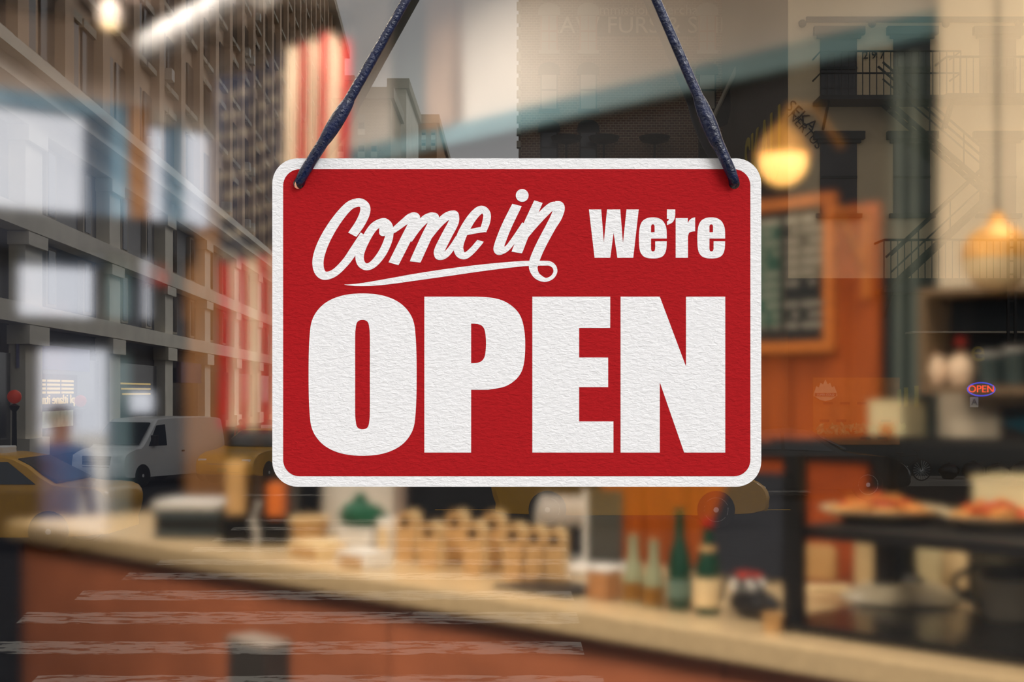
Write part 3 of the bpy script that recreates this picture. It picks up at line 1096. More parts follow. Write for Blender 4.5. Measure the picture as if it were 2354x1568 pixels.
MB().lathe([(0.0775, -0.004), (0.075, 0.026), (0.058, 0.052), (0.02, 0.078), (0.012, 0.10), (0.001, 0.10)], 24).build('brass_cap', m_brass, t, smooth=True)
MB().tube([(0, 0, 0.09), (0, 0, ZC - gc.z)], 0.004, 6).build('flex', m_black, t)
# framed picture on the pier
pL = on_back(2292, 980, OW + 0.02)[0]
pz1, pz0 = on_back(2292, 935, OW + 0.02)[1], on_back(2292, 1018, OW + 0.02)[1]
t = thing('colour_poster', 'small poster in blocks of blue and red on the cream pier', 'poster', tuple(rp(pL, OW, pz0)))
RB().box(pL, pL + 0.30, OW + 0.001, OW + 0.012, pz0, pz1).build('backing', m_darkbrown, t)
RB().add([(pL + 0.01, OW + 0.013, pz1 - 0.04), (pL + 0.16, OW + 0.013, pz1 - 0.02), (pL + 0.12, OW + 0.013, pz0 + 0.02), (pL + 0.02, OW + 0.013, pz0 + 0.05)], [(0, 1, 2, 3)]).build('blue_block', M('poster_blue', (32, 92, 112), 0.6), t)
RB().add([(pL + 0.12, OW + 0.0135, pz0 + 0.01), (pL + 0.16, OW + 0.0135, pz1 - 0.02), (pL + 0.28, OW + 0.0135, pz1 - 0.01), (pL + 0.28, OW + 0.0135, pz0 + 0.01)], [(0, 1, 2, 3)]).build('red_block', M('poster_red', (150, 40, 44), 0.6), t)
# black ledge (back counter) under it
lz = on_back(2000, 1020, 0.30)[1]
aS0 = on_back(1775, 1030, 0.30)[0]
led = thing('back_counter', 'black back counter top along the orange panelling', 'counter', tuple(rp(aS0, 0.1, ZF)))
RB().box(aS0, aS0 + 2.6, 0.125, 0.42, lz - 0.05, lz).build('worktop', m_black, led)
aOr = on_back(1995, 1100, 0.40)[0]
for k_ in range(6):
    e0, e1 = (aS0 + k_ * (aOr - aS0) / 2, aS0 + (k_ + 1) * (aOr - aS0) / 2) if k_ < 2 else (aOr + (k_ - 2) * (aS0 + 2.6 - aOr) / 4, aOr + (k_ - 1) * (aS0 + 2.6 - aOr) / 4)
    RB().box(e0 + 0.006, e1 - 0.006, 0.13, 0.40, ZF + 0.08, lz - 0.05).build('cabinet_front', m_black if k_ > 1 else M('orange_brown_panel', (168, 74, 26), 0.5, var=0.2, stretch=(1, 1, 5)), led)
RB().box(aS0 + 0.02, aS0 + 2.58, 0.14, 0.37, ZF, ZF + 0.08).build('plinth', m_black, led)
pb = on_back(2062, 1000, 0.26)
t = thing('paper_box', 'cream card box with a pale label on the black back counter', 'box', tuple(rp(pb[0], 0.26, lz)))
zz = on_back(2062, 930, 0.26)[1]
RB().box(pb[0] - 0.055, pb[0] + 0.055, 0.20, 0.32, lz, zz).build('body', M('cream_card', (216, 204, 164), 0.8), t)
RB().box(pb[0] - 0.02, pb[0] + 0.03, 0.3205, 0.322, lz + 0.03, lz + 0.06).build('label', m_orangeframe, t)
RB().box(pb[0] - 0.057, pb[0] + 0.057, 0.198, 0.322, zz, zz + 0.012).build('lid', M('cream_card'), t)

# ================================================================== COUNTER AND WHAT STANDS ON IT
ZK = 2.5
P0 = on_z(14, 1198, ZK)
P1 = on_z(1739, 1468, ZK)
CD = (P1 - P0).normalized()
CN = Vector((-CD.y, CD.x, 0))
if CN.y < 0:
    CN = -CN
CL = 4.55
crz = math.atan2(CD.y, CD.x)
ctr = thing('service_counter', 'long service counter with cream stone top and terracotta front', 'counter', (P0.x, P0.y, ZF), crz)
hk = ZK - ZF
MB().rbox(0, CL, 0, 0.78, hk - 0.058, hk, 0.006).build('worktop', m_stone, ctr)
npan = 4
pw = (CL - 0.06) / npan
for i in range(npan):
    MB().box(0.05 + i * pw + 0.005, 0.05 + (i + 1) * pw - 0.005, 0.045, 0.07, 0.1, hk - 0.06).build('front_panel', m_terra, ctr)
MB().box(0.05, CL - 0.02, 0.07, 0.74, 0.1, hk - 0.058).build('body', m_darkbrown, ctr)
MB().box(0.07, CL - 0.04, 0.09, 0.70, 0.0, 0.1).build('plinth', m_black, ctr)


def kpos(px, py, z=ZK):
    return on_z(px, py, z)


def kt(name, label, cat, px, py, rz=None, group=None, z=ZK):
    p = kpos(px, py, z)
    return thing(name, label, cat, (p.x, p.y, z), crz if rz is None else rz, group), (p.y - CAMY) / F


# menu box on the counter front
p = PX(580, 1463, 3.62)
t = thing('menu_holder', 'dark grey box holder fixed on the terracotta counter front', 'holder', (p.x, p.y, p.z - 0.42), crz)
MB().box(-0.085, 0.085, -0.02, 0.06, 0, 0.40).build('body', M('dark_grey_plastic', (60, 56, 54), 0.5), t)
MB().box(-0.088, 0.088, -0.024, 0.062, 0.40, 0.412).build('rim', M('mid_grey_plastic', (134, 122, 112), 0.5), t)

# far-end stack of ledgers / register
t, s = kt('receipt_tray', 'white topped tray of dark layered drawers on the counter', 'tray', 428, 1238, rz=-0.12)
for i, mm in enumerate((M('slate_grey', (50, 64, 70), 0.5), m_black, M('slate_grey'))):
    MB().rbox(-78 * s, 78 * s, 0, 0.20, i * 22 * s, i * 22 * s + 20 * s, 0.004).build('drawer', mm, t)
MB().rbox(-80 * s, 80 * s, -0.005, 0.205, 66 * s, 84 * s, 0.006).build('top', M('off_white_plastic', (206, 204, 200), 0.4), t)
t, s = kt('coffee_grinder', 'dark coffee grinder with tan window beside the layered tray', 'grinder', 585, 1252, rz=-0.1)
MB().rbox(-80 * s, 78 * s, 0, 0.20, 0, 62 * s, 0.008).build('base', m_blackgloss, t)
MB().rbox(-75 * s, 70 * s, 0.10, 0.19, 62 * s, 250 * s, 0.008).build('back_box', M('slate_black', (38, 40, 44), 0.4), t)
MB().rbox(-72 * s, -30 * s, 0.02, 0.10, 66 * s, 190 * s, 0.006).build('hopper', m_kraft, t)
MB().lathe([(0.018, 0), (0.02, 0.1), (0.012, 0.16), (0.01, 0.26)], 12, T=Matrix.Translation((0.0, 0.05, 62 * s))).build('spout', m_darkbrown, t, smooth=True)
MB().rbox(25 * s, 62 * s, 0.02, 0.09, 62 * s, 140 * s, 0.006).build('orange_canister', M('orange_plastic', (206, 108, 40), 0.5), t)
MB().tube([(6 * s, -0.012, -0.0), (10 * s, -0.02, 30 * s), (0, -0.02, 60 * s), (14 * s, -0.01, 100 * s)], 0.006, 8).build('cable', m_white, t, smooth=True)
# white upright card behind
t, s = kt('white_carton', 'plain white carton standing behind the green cloth', 'carton', 770, 1236, rz=-0.3)
MB().rbox(-70 * s, 110 * s, 0.12, 0.24, 0, 130 * s, 0.004).build('body', M('off_white_plastic'), t)
MB().box(-72 * s, 112 * s, 0.118, 0.242, 130 * s, 138 * s).build('lid', m_white, t)
t, s = kt('bread_basket', 'small tan wicker basket next to the green cloth', 'basket', 712, 1255)
MB().lathe([(28 * s, 0), (34 * s, 2 * s), (44 * s, 60 * s), (47 * s, 64 * s), (44 * s, 66 * s), (40 * s, 60 * s), (30 * s, 6 * s), (0.001, 6 * s)], 20).build('bowl', M('wicker', (190, 150, 98), 0.8, var=0.25, scale=60, bump=0.4, bscale=150), t, smooth=True)
MB().ring((0, 0, 64 * s), 45 * s, 3.5 * s, 'z').build('rim', m_kraftlight, t, smooth=True)
t, s = kt('green_cloth', 'crumpled dark green cloth lying on a white box', 'cloth', 832, 1262)
MB().rbox(-55 * s, 55 * s, -30 * s, 40 * s, 0, 52 * s, 0.01).build('stand', m_white, t)
gm = MB()
gm.ball((0, 0, 78 * s), 40 * s, 18, 10, sq=(1.75, 1.1, 0.75), jit=0.16)
gm.build('cloth', M('bottle_green_fabric', (16, 84, 60), 0.8, var=0.25, scale=30), t, smooth=True)
MB().ball((-6 * s, 0, 112 * s), 18 * s, 12, 8, jit=0.1).build('knot', M('bottle_green_fabric'), t, smooth=True)
for i, (px, py, w, h, mm, lb) in enumerate(((880, 1275, 22, 82, m_white, 'narrow white carton between the green cloth and kraft boxes'),
                                            (698, 1282, 62, 34, m_kraftlight, 'low light tan card tray beside the wicker basket'),
                                            (806, 1305, 56, 36, m_white, 'low white tray with brown front before the narrow carton'))):
    t, s = kt('card_box', lb, 'box', px, py)
    MB().rbox(-w * s, w * s, 0, 0.10, 0, h * s, 0.003).build('body', mm, t)
    MB().box(-w * s * 0.8, w * s * 0.8, -0.002, 0.0, h * s * 0.1, h * s * 0.75).build('front_label', m_kraft if i else m_kraftlight, t)
# kraft boxes with handle holes
kb = None
for i, (px, py, h) in enumerate(((930, 1290, 96), (984, 1308, 104), (1044, 1296, 118), (1085, 1322, 120), (1130, 1310, 130), (1178, 1332, 126), (1226, 1336, 124), (1272, 1340, 122))):
    lb = ('first', 'second', 'third', 'fourth', 'fifth', 'sixth', 'seventh', 'eighth')[i] + ' kraft carrier box from the green cloth, with round handle hole'
    if i == 0:
        kb, s = kt('kraft_box', lb, 'box', px, py, rz=-0.22, group='kraft boxes in a row on the counter')
        s0 = s
        w, hh = 20.5 * s, 112 * s
        out = [(-w, 0), (w, 0), (w, hh * 0.86), (w * 0.75, hh * 0.96), (w * 0.3, hh), (-w * 0.3, hh), (-w * 0.75, hh * 0.96), (-w, hh * 0.86)]
        hol = [(x, z + hh * 0.80) for x, z in circ(0, 0, w * 0.62, 14)]
        MB().prism([out, hol], 0, 0.008).build('front_face', m_kraft, kb)
        MB().prism([[(x * 0.98, z * 0.99) for x, z in out]], 0.085, 0.093).build('back_face', m_kraftlight, kb)
        MB().box(-w, -w + 0.004, 0.008, 0.085, 0, hh * 0.86).build('side_face', m_kraftlight, kb)
        MB().box(w - 0.004, w, 0.008, 0.085, 0, hh * 0.86).build('side_face', m_kraftlight, kb)
        MB().box(-w + 0.004, w - 0.004, 0.008, 0.085, 0, 0.004).build('bottom', m_kraftlight, kb)
        MB().box(-w + 0.004, w - 0.004, 0.020, 0.028, 0.004, hh * 0.93).build('hole_shade_sheet', m_darkbrown, kb)  # dark sheet stands in for the shade inside the handle hole
    else:
        p = kpos(px, py)
        c = copy_tree(kb)
        c.location = (p.x, p.y, ZK)
        c['label'] = lb
        s = (p.y - CAMY) / F
        c.scale = (s / s0 * 0.98, 1, h / 112 * s / s0)
# white framed display with dark screen
t, s = kt('display_stand', 'white framed dark display screen on a white foot', 'display', 1382, 1318, rz=-0.35)
MB().rbox(-82 * s, 56 * s, -0.03, 0.11, 0, 16 * s, 0.006).build('foot', m_white, t)
MB().rbox(-48 * s, -40 * s, 0.02, 0.04, 16 * s, 190 * s, 0.002).build('frame_side', m_white, t)
MB().rbox(-40 * s, 44 * s, 0.02, 0.04, 22 * s, 190 * s, 0.003).build('screen', M('screen_grey', (66, 68, 66), 0.25, var=0.3), t)
t, s = kt('white_dish_rack', 'rack of pale upright plates behind the kraft boxes', 'rack', 1262, 1302, rz=-0.35)
MB().box(-75 * s, 75 * s, 0.12, 0.2, 0, 10 * s).build('base', M('grey_metal', (120, 124, 124), 0.4), t)
for i in range(6):
    MB().lathe([(0.001, -0.003), (36 * s, -0.002), (40 * s, 0.004), (36 * s, 0.003), (0.001, 0.002)], 18, T=Matrix.Translation((-60 * s + i * 24 * s, 0.16, 118 * s)) @ Matrix.Rotation(math.pi / 2 + 0.15, 4, 'Y')).build('plate', m_white, t, smooth=True)
for yy in (0.125, 0.195):
    MB().tube([(-75 * s, yy, 10 * s), (-75 * s, yy, 90 * s), (75 * s, yy, 90 * s), (75 * s, yy, 10 * s)], 0.003, 6).build('wire', M('grey_metal'), t)
t, s = kt('slate_tray', 'flat black slate lying on the counter before the kraft boxes', 'slate', 1235, 1362)
MB().rbox(-0.14, 0.12, -0.02, 0.16, 0, 0.008, 0.002).build('slab', m_black, t)
t, s = kt('wooden_pot', 'small square wood pot with white rim by the bottles', 'pot', 1388, 1376)
MB().rbox(-30 * s, 32 * s, -0.03, 0.03, 0, 66 * s, 0.006).build('body', m_tanwood, t)
MB().rbox(-32 * s, 34 * s, -0.032, 0.032, 66 * s, 74 * s, 0.003).build('rim', m_white, t)
# bottles
for i, (px, py, lb) in enumerate(((1456, 1385, 'pale glass oil bottle beside the wooden pot'), (1503, 1396, 'pale glass oil bottle between its twin and the green bottles'))):
    t, s = kt('oil_bottle', lb, 'bottle', px, py, group='pale oil bottles')
    MB().lathe([(0.001, 0.002), (22 * s, 0), (25 * s, 4 * s), (25 * s, 52 * s), (20 * s, 78 * s), (12 * s, 104 * s), (10 * s, 140 * s), (12 * s, 142 * s), (12 * s, 152 * s), (0.001, 152 * s)], 18).build('glass', m_cglass, t, smooth=True)
    MB().lathe([(25.6 * s, 6 * s), (25.8 * s, 10 * s), (25.8 * s, 46 * s), (25.6 * s, 50 * s)], 18).build('oil', m_oil, t, smooth=True)
    MB().lathe([(9 * s, 150 * s), (9 * s, 160 * s), (0.001, 161 * s)], 12).build('cork', m_tanwood, t, smooth=True)
for i, (px, py, hh, lb) in enumerate(((1562, 1402, 235, 'tall dark green bottle with a slim neck next to the oil bottles'), (1626, 1412, 215, 'dark green bottle with red cap and pale label'))):
    t, s = kt('green_bottle', lb, 'bottle', px, py)
    MB().lathe([(0.001, 0.002), (25 * s, 0), (29 * s, 5 * s), (29 * s, 95 * s), (24 * s, 130 * s), (13 * s, 165 * s), (11 * s, hh * s - 12 * s), (13 * s, hh * s - 10 * s), (12 * s, hh * s), (0.001, hh * s)], 18).build('glass', m_bglass, t, smooth=True)
    if i:
        MB().lathe([(13.5 * s, (hh - 14) * s), (14 * s, (hh + 6) * s), (0.001, (hh + 7) * s)], 14).build('red_cap', m_red, t, smooth=True)
        MB().lathe([(29.6 * s, 20 * s), (29.8 * s, 22 * s), (29.8 * s, 82 * s), (29.6 * s, 84 * s)], 18).build('label', m_kraftlight, t, smooth=True)
        MB().lathe([(20 * s, 140 * s), (17.5 * s, 153 * s), (16 * s, 158 * s)], 18).build('neck_label', m_kraft, t, smooth=True)
    else:
        MB().lathe([(29.5 * s, 30 * s), (29.7 * s, 32 * s), (29.7 * s, 70 * s), (29.5 * s, 72 * s)], 18).build('label', M('dull_teal', (92, 116, 104), 0.6), t, smooth=True)
# tilted black board behind the bottles
p = on_z(1690, 1330, ZK)
t = thing('tilted_screen', 'large black tilted screen behind the bottles', 'screen', (p.x, p.y, ZK), crz)
s = (p.y - CAMY) / F
b = MB()
b.hexa([(-125 * s, 0.00, 8 * s), (125 * s, 0.00, 8 * s), (125 * s, 0.02, 8 * s), (-125 * s, 0.02, 8 * s),
        (-95 * s, 0.13, 240 * s), (60 * s, 0.13, 240 * s), (60 * s, 0.15, 240 * s), (-95 * s, 0.15, 240 * s)])
b.build('panel', m_navy, t)
MB().rbox(-90 * s, 100 * s, -0.01, 0.2, 0, 8 * s, 0.003).build('foot', m_black, t)
MB().tube([(0, 0.19, 4 * s), (0, 0.13, 180 * s)], 0.01, 6).build('prop', m_black, t)
# handbag with straps
t, s = kt('black_bag', 'slumped black bag with straps and red and white parcel', 'bag', 1722, 1424)
MB().ball((0, 0.02, 34 * s), 46 * s, 18, 10, sq=(1.5, 0.9, 0.75), jit=0.05).build('body', M('black_leather', (26, 26, 30), 0.5), t, smooth=True)
for dx in (-18, 26):
    MB().tube([(dx * s - 46 * s, -0.02, 40 * s), (dx * s - 30 * s, -0.03, 86 * s), (dx * s, -0.03, 104 * s), (dx * s + 26 * s, -0.03, 84 * s), (dx * s + 36 * s, -0.02, 36 * s)], 0.005, 8).build('strap', M('black_leather'), t, smooth=True)
MB().rbox(-56 * s, 10 * s, 0.0, 0.05, 58 * s, 88 * s, 0.006).build('white_parcel', m_white, t)
MB().rbox(-58 * s, 0 * s, 0.002, 0.052, 88 * s, 100 * s, 0.004).build('red_parcel', m_red, t)
t, s = kt('tan_pot', 'small tan pot at the foot of the black shelf post', 'pot', 1776, 1452)
MB().lathe([(0.001, 0), (20 * s, 0), (24 * s, 40 * s), (26 * s, 42 * s), (22 * s, 42 * s), (18 * s, 6 * s), (0.001, 6 * s)], 16).build('body', m_kraft, t, smooth=True)

# ---- black shelf unit on the counter
pu = on_z(1817, 1448, ZK)
un = thing('shelf_stand', 'black two-tier shelf stand with plates of food on the counter', 'shelf', (pu.x, pu.y, ZK), crz)
UL, UD = 1.15, 0.38
sz, tz = 0.215, 0.375
MB().rbox(-0.03, UL, -0.03, UD + 0.005, 0, 0.022, 0.004).build('base_plate', m_blackgloss, un)
for x, y in ((0, 0), (0, UD - 0.03), (UL - 0.04, 0), (UL - 0.04, UD - 0.03)):
    MB().box(x - 0.02, x + 0.02, y - 0.0, y + 0.03, 0.022, tz).build('post', m_black, un)
MB().box(-0.018, UL - 0.022, 0.03, UD - 0.03, sz - 0.024, sz).build('shelf', m_black, un)
for y in (0.0, UD - 0.03):
    MB().box(-0.05, UL + 0.0, y + 0.001, y + 0.029, tz, tz + 0.025).build('top_rail', m_black, un)
for x in (-0.01, UL - 0.06):
    MB().box(x, x + 0.03, 0.029, UD - 0.029, tz, tz + 0.025).build('top_rail', m_black, un)


def ul(px, py, z):
    """stand-local point below a pixel at height z above the counter"""
    return on_z(px, py, ZK + z)


m_piz = M('baked_cheese', (214, 138, 62), 0.5, var=0.3, scale=40, bump=0.4, bscale=80)
m_tom = M('tomato_red', (190, 62, 26), 0.45, var=0.25, scale=30)
m_crust = M('golden_crust', (220, 164, 92), 0.6, var=0.2, scale=30)
for i, (px, py, lb) in enumerate(((2030, 1176, 'plate heaped with orange pizza pieces beside the black shelf post'), (2296, 1192, 'plate heaped with red topped pizza on the shelf stand'))):
    p = ul(px, py, sz + 0.02)
    t = thing('pizza_plate', lb, 'plate', (p.x, p.y, ZK + sz))
    R = 142 * (p.y - CAMY) / F
    if i:
        R *= 0.92
    MB().lathe([(0.001, 0.002), (R * 0.62, 0.0), (R * 0.66, 0.004), (R, 0.026), (R * 1.0, 0.03), (R * 0.96, 0.029), (R * 0.62, 0.010), (0.001, 0.008)], 28).build('dish', m_plate if i == 0 else m_plate, t, smooth=True)
    for q in range(7):
        a = q * 0.9
        rr = R * (0.45 if q else 0)
        me = MB()
        L = R * random.uniform(0.42, 0.5)
        me.prism([[(-L * 0.7, -L * 0.5), (L * 0.8, -L * 0.35), (L * 0.85, L * 0.3), (-L * 0.6, L * 0.6)]], 0.0, 0.014, plane='xy')
        o = me.build('crust', m_crust, t, loc=(rr * math.cos(a), rr * math.sin(a), 0.016 + 0.004 * (q % 3) + (0.014 if q == 0 else 0)), rz=a)
        me = MB()
        me.ball((0, 0, 0.016), L * 0.62, 12, 6, sq=(1.05, 0.72, 0.26), jit=0.12)
        me.build('topping', m_tom if (q + i) % 2 else m_piz, o, smooth=True)
        for z_ in range(2):
            MB().ball((random.uniform(-0.3, 0.3) * L, random.uniform(-0.3, 0.3) * L, 0.028), L * 0.16, 8, 5, sq=(1, 1, 0.5)).build('garnish', m_piz if (q + i) % 2 else m_tom, o, smooth=True)
# cake stand below the shelf
p = ul(2075, 1378, 0.022)
t = thing('cake_stand', 'dark stoneware stand with a thick column and broad flared foot', 'stand', (p.x, p.y, ZK + 0.022))
s = (p.y - CAMY) / F
MB().lathe([(0.001, 0.0), (138 * s, 0.0), (142 * s, 6 * s), (136 * s, 14 * s), (90 * s, 34 * s), (52 * s, 44 * s)], 30).build('foot', m_cer, t, smooth=True)
MB().lathe([(52 * s, 44 * s), (46 * s, 50 * s), (34 * s, 60 * s), (31 * s, 90 * s), (31 * s, 0.165), (36 * s, 0.17), (0.001, 0.17)], 22).build('column', m_dcer, t, smooth=True)
# mug
p = ul(2318, 1425, 0.022)
t = thing('stoneware_mug', 'grey stoneware mug with a dark rim and big loop handle', 'mug', (p.x, p.y, ZK + 0.022), 2.6)
s = (p.y - CAMY) / F
MB().lathe([(0.001, 0.0), (48 * s, 0), (54 * s, 5 * s), (66 * s, 95 * s), (70 * s, 132 * s), (66 * s, 132 * s), (62 * s, 96 * s), (48 * s, 10 * s), (0.001, 9 * s)], 26).build('body', M('pale_stoneware', (220, 208, 180), 0.35, var=0.1, scale=18), t, smooth=True)
MB().lathe([(66 * s, 95.5 * s), (68.5 * s, 110 * s), (71 * s, 133 * s), (66 * s, 134 * s)], 26).build('dark_band', m_dcer, t, smooth=True)
MB().tube([(60 * s + 56 * s * math.sin(math.pi * k_ / 10) * 1.15, 0, 26 * s + 100 * s * k_ / 10) for k_ in range(11)], 8 * s, 8).build('handle', m_dcer, t, smooth=True)
_d = ray(2262, 1200)
_t = ((pu - P0).dot(CN) + 0.42 - (E0 - P0).dot(CN)) / _d.dot(CN)
p = E0 + _d * _t
t = thing('cream_carton', 'large cream carton standing behind the shelf stand', 'carton', (p.x, p.y, ZK), crz)
s = (p.y - CAMY) / F
MB().rbox(-30 * s, 240 * s, 0.0, 0.12, 0, EYE - ZK - 205 * s, 0.006).build('body', M('cream_card'), t)
MB().box(-33 * s, 243 * s, -0.004, 0.124, EYE - ZK - 205 * s, EYE - ZK - 195 * s).build('lid', M('cream_card'), t)
# cream paper packets under the shelf
for i, (px, w, h, mm, lb) in enumerate(((1990, 22, 112, m_kraftlight, 'narrow cream packet standing behind the cake stand column'), (2120, 44, 110, M('cream_card'), 'wide cream packet under the shelf right behind the cake stand'),
                                        (2196, 26, 108, m_kraftlight, 'tan cream packet leaning by the mug'), (1880, 40, 70, m_kraft, 'low tan packet behind the black shelf post'))):
    p = ul(px, 1352 if i < 3 else 1330, 0.022)
    s = (p.y - CAMY) / F
    t = thing('paper_packet', lb, 'packet', (p.x, p.y, ZK + 0.022), crz + 0.35)
    MB().rbox(-w * s, w * s, -0.018, 0.018, 0, h * s, 0.004).build('body', mm, t)
    MB().box(-w * s * 0.8, w * s * 0.8, -0.012, 0.012, h * s, h * s + 0.008).build('folded_top', mm, t)
p = ul(1905, 1360, 0.022)
t = thing('folded_napkins', 'folded cream napkin lying on the black stand base', 'napkin', (p.x, p.y, ZK + 0.022), crz + 0.9)
MB().rbox(-0.05, 0.06, -0.03, 0.03, 0, 0.008, 0.002).build('fold', m_kraftlight, t)
MB().rbox(-0.045, 0.05, -0.025, 0.025, 0.008, 0.014, 0.002).build('fold', m_kraftlight, t)

# ================================================================== THE STREET (seen only as a reflection in the pane)
# laid out as the mirror image one sees, then put down on the camera's own side of the glass
MIRROR = True
m_asph = M('asphalt', (46, 45, 46), 0.9, spec=0.04, var=0.2, scale=3, bump=0.2, bscale=40)
m_walk = M('sidewalk_concrete', (128, 124, 118), 0.85, var=0.12, scale=1.5)
m_stripe_c = (212, 208, 196)
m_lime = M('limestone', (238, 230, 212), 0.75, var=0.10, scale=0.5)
m_limed = M('darker_limestone', (176, 166, 148), 0.8, var=0.10, scale=0.5)  # darker limestone tone for sills, cornices and other trim
m_tan = M('tan_brick', (196, 168, 140), 0.85, var=0.14, scale=0.6)
m_wglass = M('dark_window_glass', (26, 30, 36), 0.12, var=0.3, scale=0.4, spec=0.6)
m_wpale = M('blind_behind_glass', (170, 162, 146), 0.35, var=0.2, scale=0.6)
m_beige = M('beige_painted_brick', (232, 206, 164), 0.85, var=0.10, scale=0.8, bump=0.2, bscale=14)
m_iron = M('black_iron', (22, 24, 26), 0.5)
m_lintel = M('dark_green_lintel', (34, 44, 46), 0.6)
m_shopd = M('dark_teal_shopfront', (26, 42, 50), 0.6)


def brick_mat(name, c1, c2, mort, sc):
    m = bpy.data.materials.new(name)
    m.use_nodes = True
    nt = m.node_tree
    bs = nt.nodes['Principled BSDF']
    bs.inputs['Roughness'].default_value = 0.85
    tc = nt.nodes.new('ShaderNodeTexCoord')
    mp = nt.nodes.new('ShaderNodeMapping')
    mp.inputs['Rotation'].default_value = (math.pi / 2, 0, 0)
    nt.links.new(tc.outputs['Object'], mp.inputs['Vector'])
    bk = nt.nodes.new('ShaderNodeTexBrick')
    bk.inputs['Scale'].default_value = sc
    bk.inputs['Color1'].default_value = lin(c1) + (1,)
    bk.inputs['Color2'].default_value = lin(c2) + (1,)
    bk.inputs['Mortar'].default_value = lin(mort) + (1,)
    bk.inputs['Mortar Size'].default_value = 0.03
    nt.links.new(mp.outputs['Vector'], bk.inputs['Vector'])
    nt.links.new(bk.outputs['Color'], bs.inputs['Base Color'])
    bp = nt.nodes.new('ShaderNodeBump')
    bp.inputs['Distance'].default_value = 0.03
    bp.inputs['Strength'].default_value = 0.6
    bp.invert = True
    nt.links.new(bk.outputs['Fac'], bp.inputs['Height'])
    nt.links.new(bp.outputs['Normal'], bs.inputs['Normal'])
    return m


m_brick = brick_mat('red_brown_brick', (124, 84, 60), (96, 62, 46), (168, 150, 126), 2.2)
m_brick2 = brick_mat('buff_brick', (176, 148, 110), (158, 130, 96), (196, 178, 150), 1.6)

road = MB().box(-90, 130, 1.0, 420, -0.2, 0.0).build('street_ground', m_asph, kind='structure', label='grey asphalt roadway of the reflected street')

# worn zebra stripes
wm = bpy.data.materials.new('worn_white_paint')
wm.use_nodes = True
nt = wm.node_tree
bs = nt.nodes['Principled BSDF']
bs.inputs['Roughness'].default_value = 0.9
bs.inputs['Specular IOR Level'].default_value = 0.05
tcw = nt.nodes.new('ShaderNodeTexCoord')
mpw = nt.nodes.new('ShaderNodeMapping')
mpw.inputs['Scale'].default_value = (0.9, 2.2, 1)
nzw = nt.nodes.new('ShaderNodeTexNoise')
nzw.inputs['Scale'].default_value = 2.6
nzw.inputs['Detail'].default_value = 9
nzw.inputs['Roughness'].default_value = 0.7
rw = nt.nodes.new('ShaderNodeValToRGB')
rw.color_ramp.elements[0].position = 0.455
rw.color_ramp.elements[1].position = 0.49
rw.color_ramp.elements[0].color = lin((62, 60, 60)) + (1,)
rw.color_ramp.elements[1].color = lin((158, 154, 146)) + (1,)
nt.links.new(tcw.outputs['Object'], mpw.inputs['Vector'])
nt.links.new(mpw.outputs['Vector'], nzw.inputs['Vector'])
nt.links.new(nzw.outputs['Fac'], rw.inputs['Fac'])
nt.links.new(rw.outputs['Color'], bs.inputs['Base Color'])
for py0, py1, x0, x1 in ((1194, 1199, 560, 1290), (1212, 1219, 530, 1295), (1236, 1244, 488, 1300), (1258, 1269, 438, 1300), (1286, 1299, 358, 1306), (1317, 1333, 280, 1308), (1358, 1380, 170, 1312), (1407, 1434, 36, 1325), (1475, 1504, -60, 1335), (1553, 1586, 56, 1385)):
    A, B_ = on_z(x0 + (py1 - py0), py0, 0.004), on_z(x1, py0, 0.004)
    C_, D_ = on_z(x1 + 8, py1, 0.004), on_z(x0, py1, 0.004)
    mb = MB()
    n = 24
    up, lo_ = [], []
    for k in range(n + 1):
        tt = k / n
        up.append((A.x + (B_.x - A.x) * tt, A.y + random.uniform(-0.05, 0.05)))
        lo_.append((D_.x + (C_.x - D_.x) * tt, D_.y + random.uniform(-0.05, 0.05)))
    mb.prism([lo_ + list(reversed(up))], 0.001, 0.006, plane='xy')
    o = mb.build('crosswalk_stripe', wm, road)
# lane marks
for px0, px1, py in ((1700, 1860, 1130), (1690, 1850, 1137), (560, 760, 1138)):
    A, B_ = on_z(px0, py, 0.004), on_z(px1, py, 0.004)
    MB().box(A.x, B_.x, A.y - 0.35, A.y + 0.35, 0.001, 0.005).build('lane_line', wm, road)
A = on_z(1000, 1172, 0.004)
MB().box(A.x, A.x + 9, A.y - 0.1, A.y + 0.1, 0.001, 0.005).build('yellow_line', M('yellow_road_paint', (206, 160, 50), 0.8), road)
sw = MB().box(8.0, 60, 43.2, 46.3, 0.0, 0.15).build('sidewalk', m_walk, kind='structure', label='raised concrete sidewalk before the fire escape building')

# ------------------------------------------------ long classical building on the avenue
D00 = 57.6
X00 = -1177 / F * D00
hd = Vector((-0.052, 1, 0)).normalized()
arz = math.atan2(hd.y, hd.x)
U0 = -14.0
av = thing('avenue_building', 'long stone and tan brick avenue block with rows of windows', 'building', (X00, D00 + CAMY, 0), arz)
UL_ = 205.0
MB().box(U0, UL_, 0.0, 14, 0.0, 5.85).build('shop_storey', M('dark_shop_storey', (60, 50, 44), 0.6, var=0.3, scale=0.2), av)
MB().box(U0, UL_, -0.9, 14, 5.85, 6.7).build('band_course', m_lime, av)
MB().box(U0, UL_, 0.0, 14, 6.7, 9.8).build('second_storey', M('grey_slate_infill', (92, 92, 94), 0.6), av)
MB().box(U0, UL_, -0.9, 14, 9.8, 10.7).build('band_course', m_lime, av)
MB().box(U0, UL_, 0.0, 14, 10.7, 14.3).build('third_storey', M('pale_slate_infill', (150, 148, 146), 0.6), av)
MB().box(U0, UL_, -0.8, 14, 14.3, 15.2).build('cornice', m_lime, av)
MB().box(U0, UL_, -1.7, 14, 15.2, 15.9).build('cornice', m_lime, av)
MB().box(U0, UL_, -2.2, 14, 15.9, 16.4).build('cornice', m_lime, av)
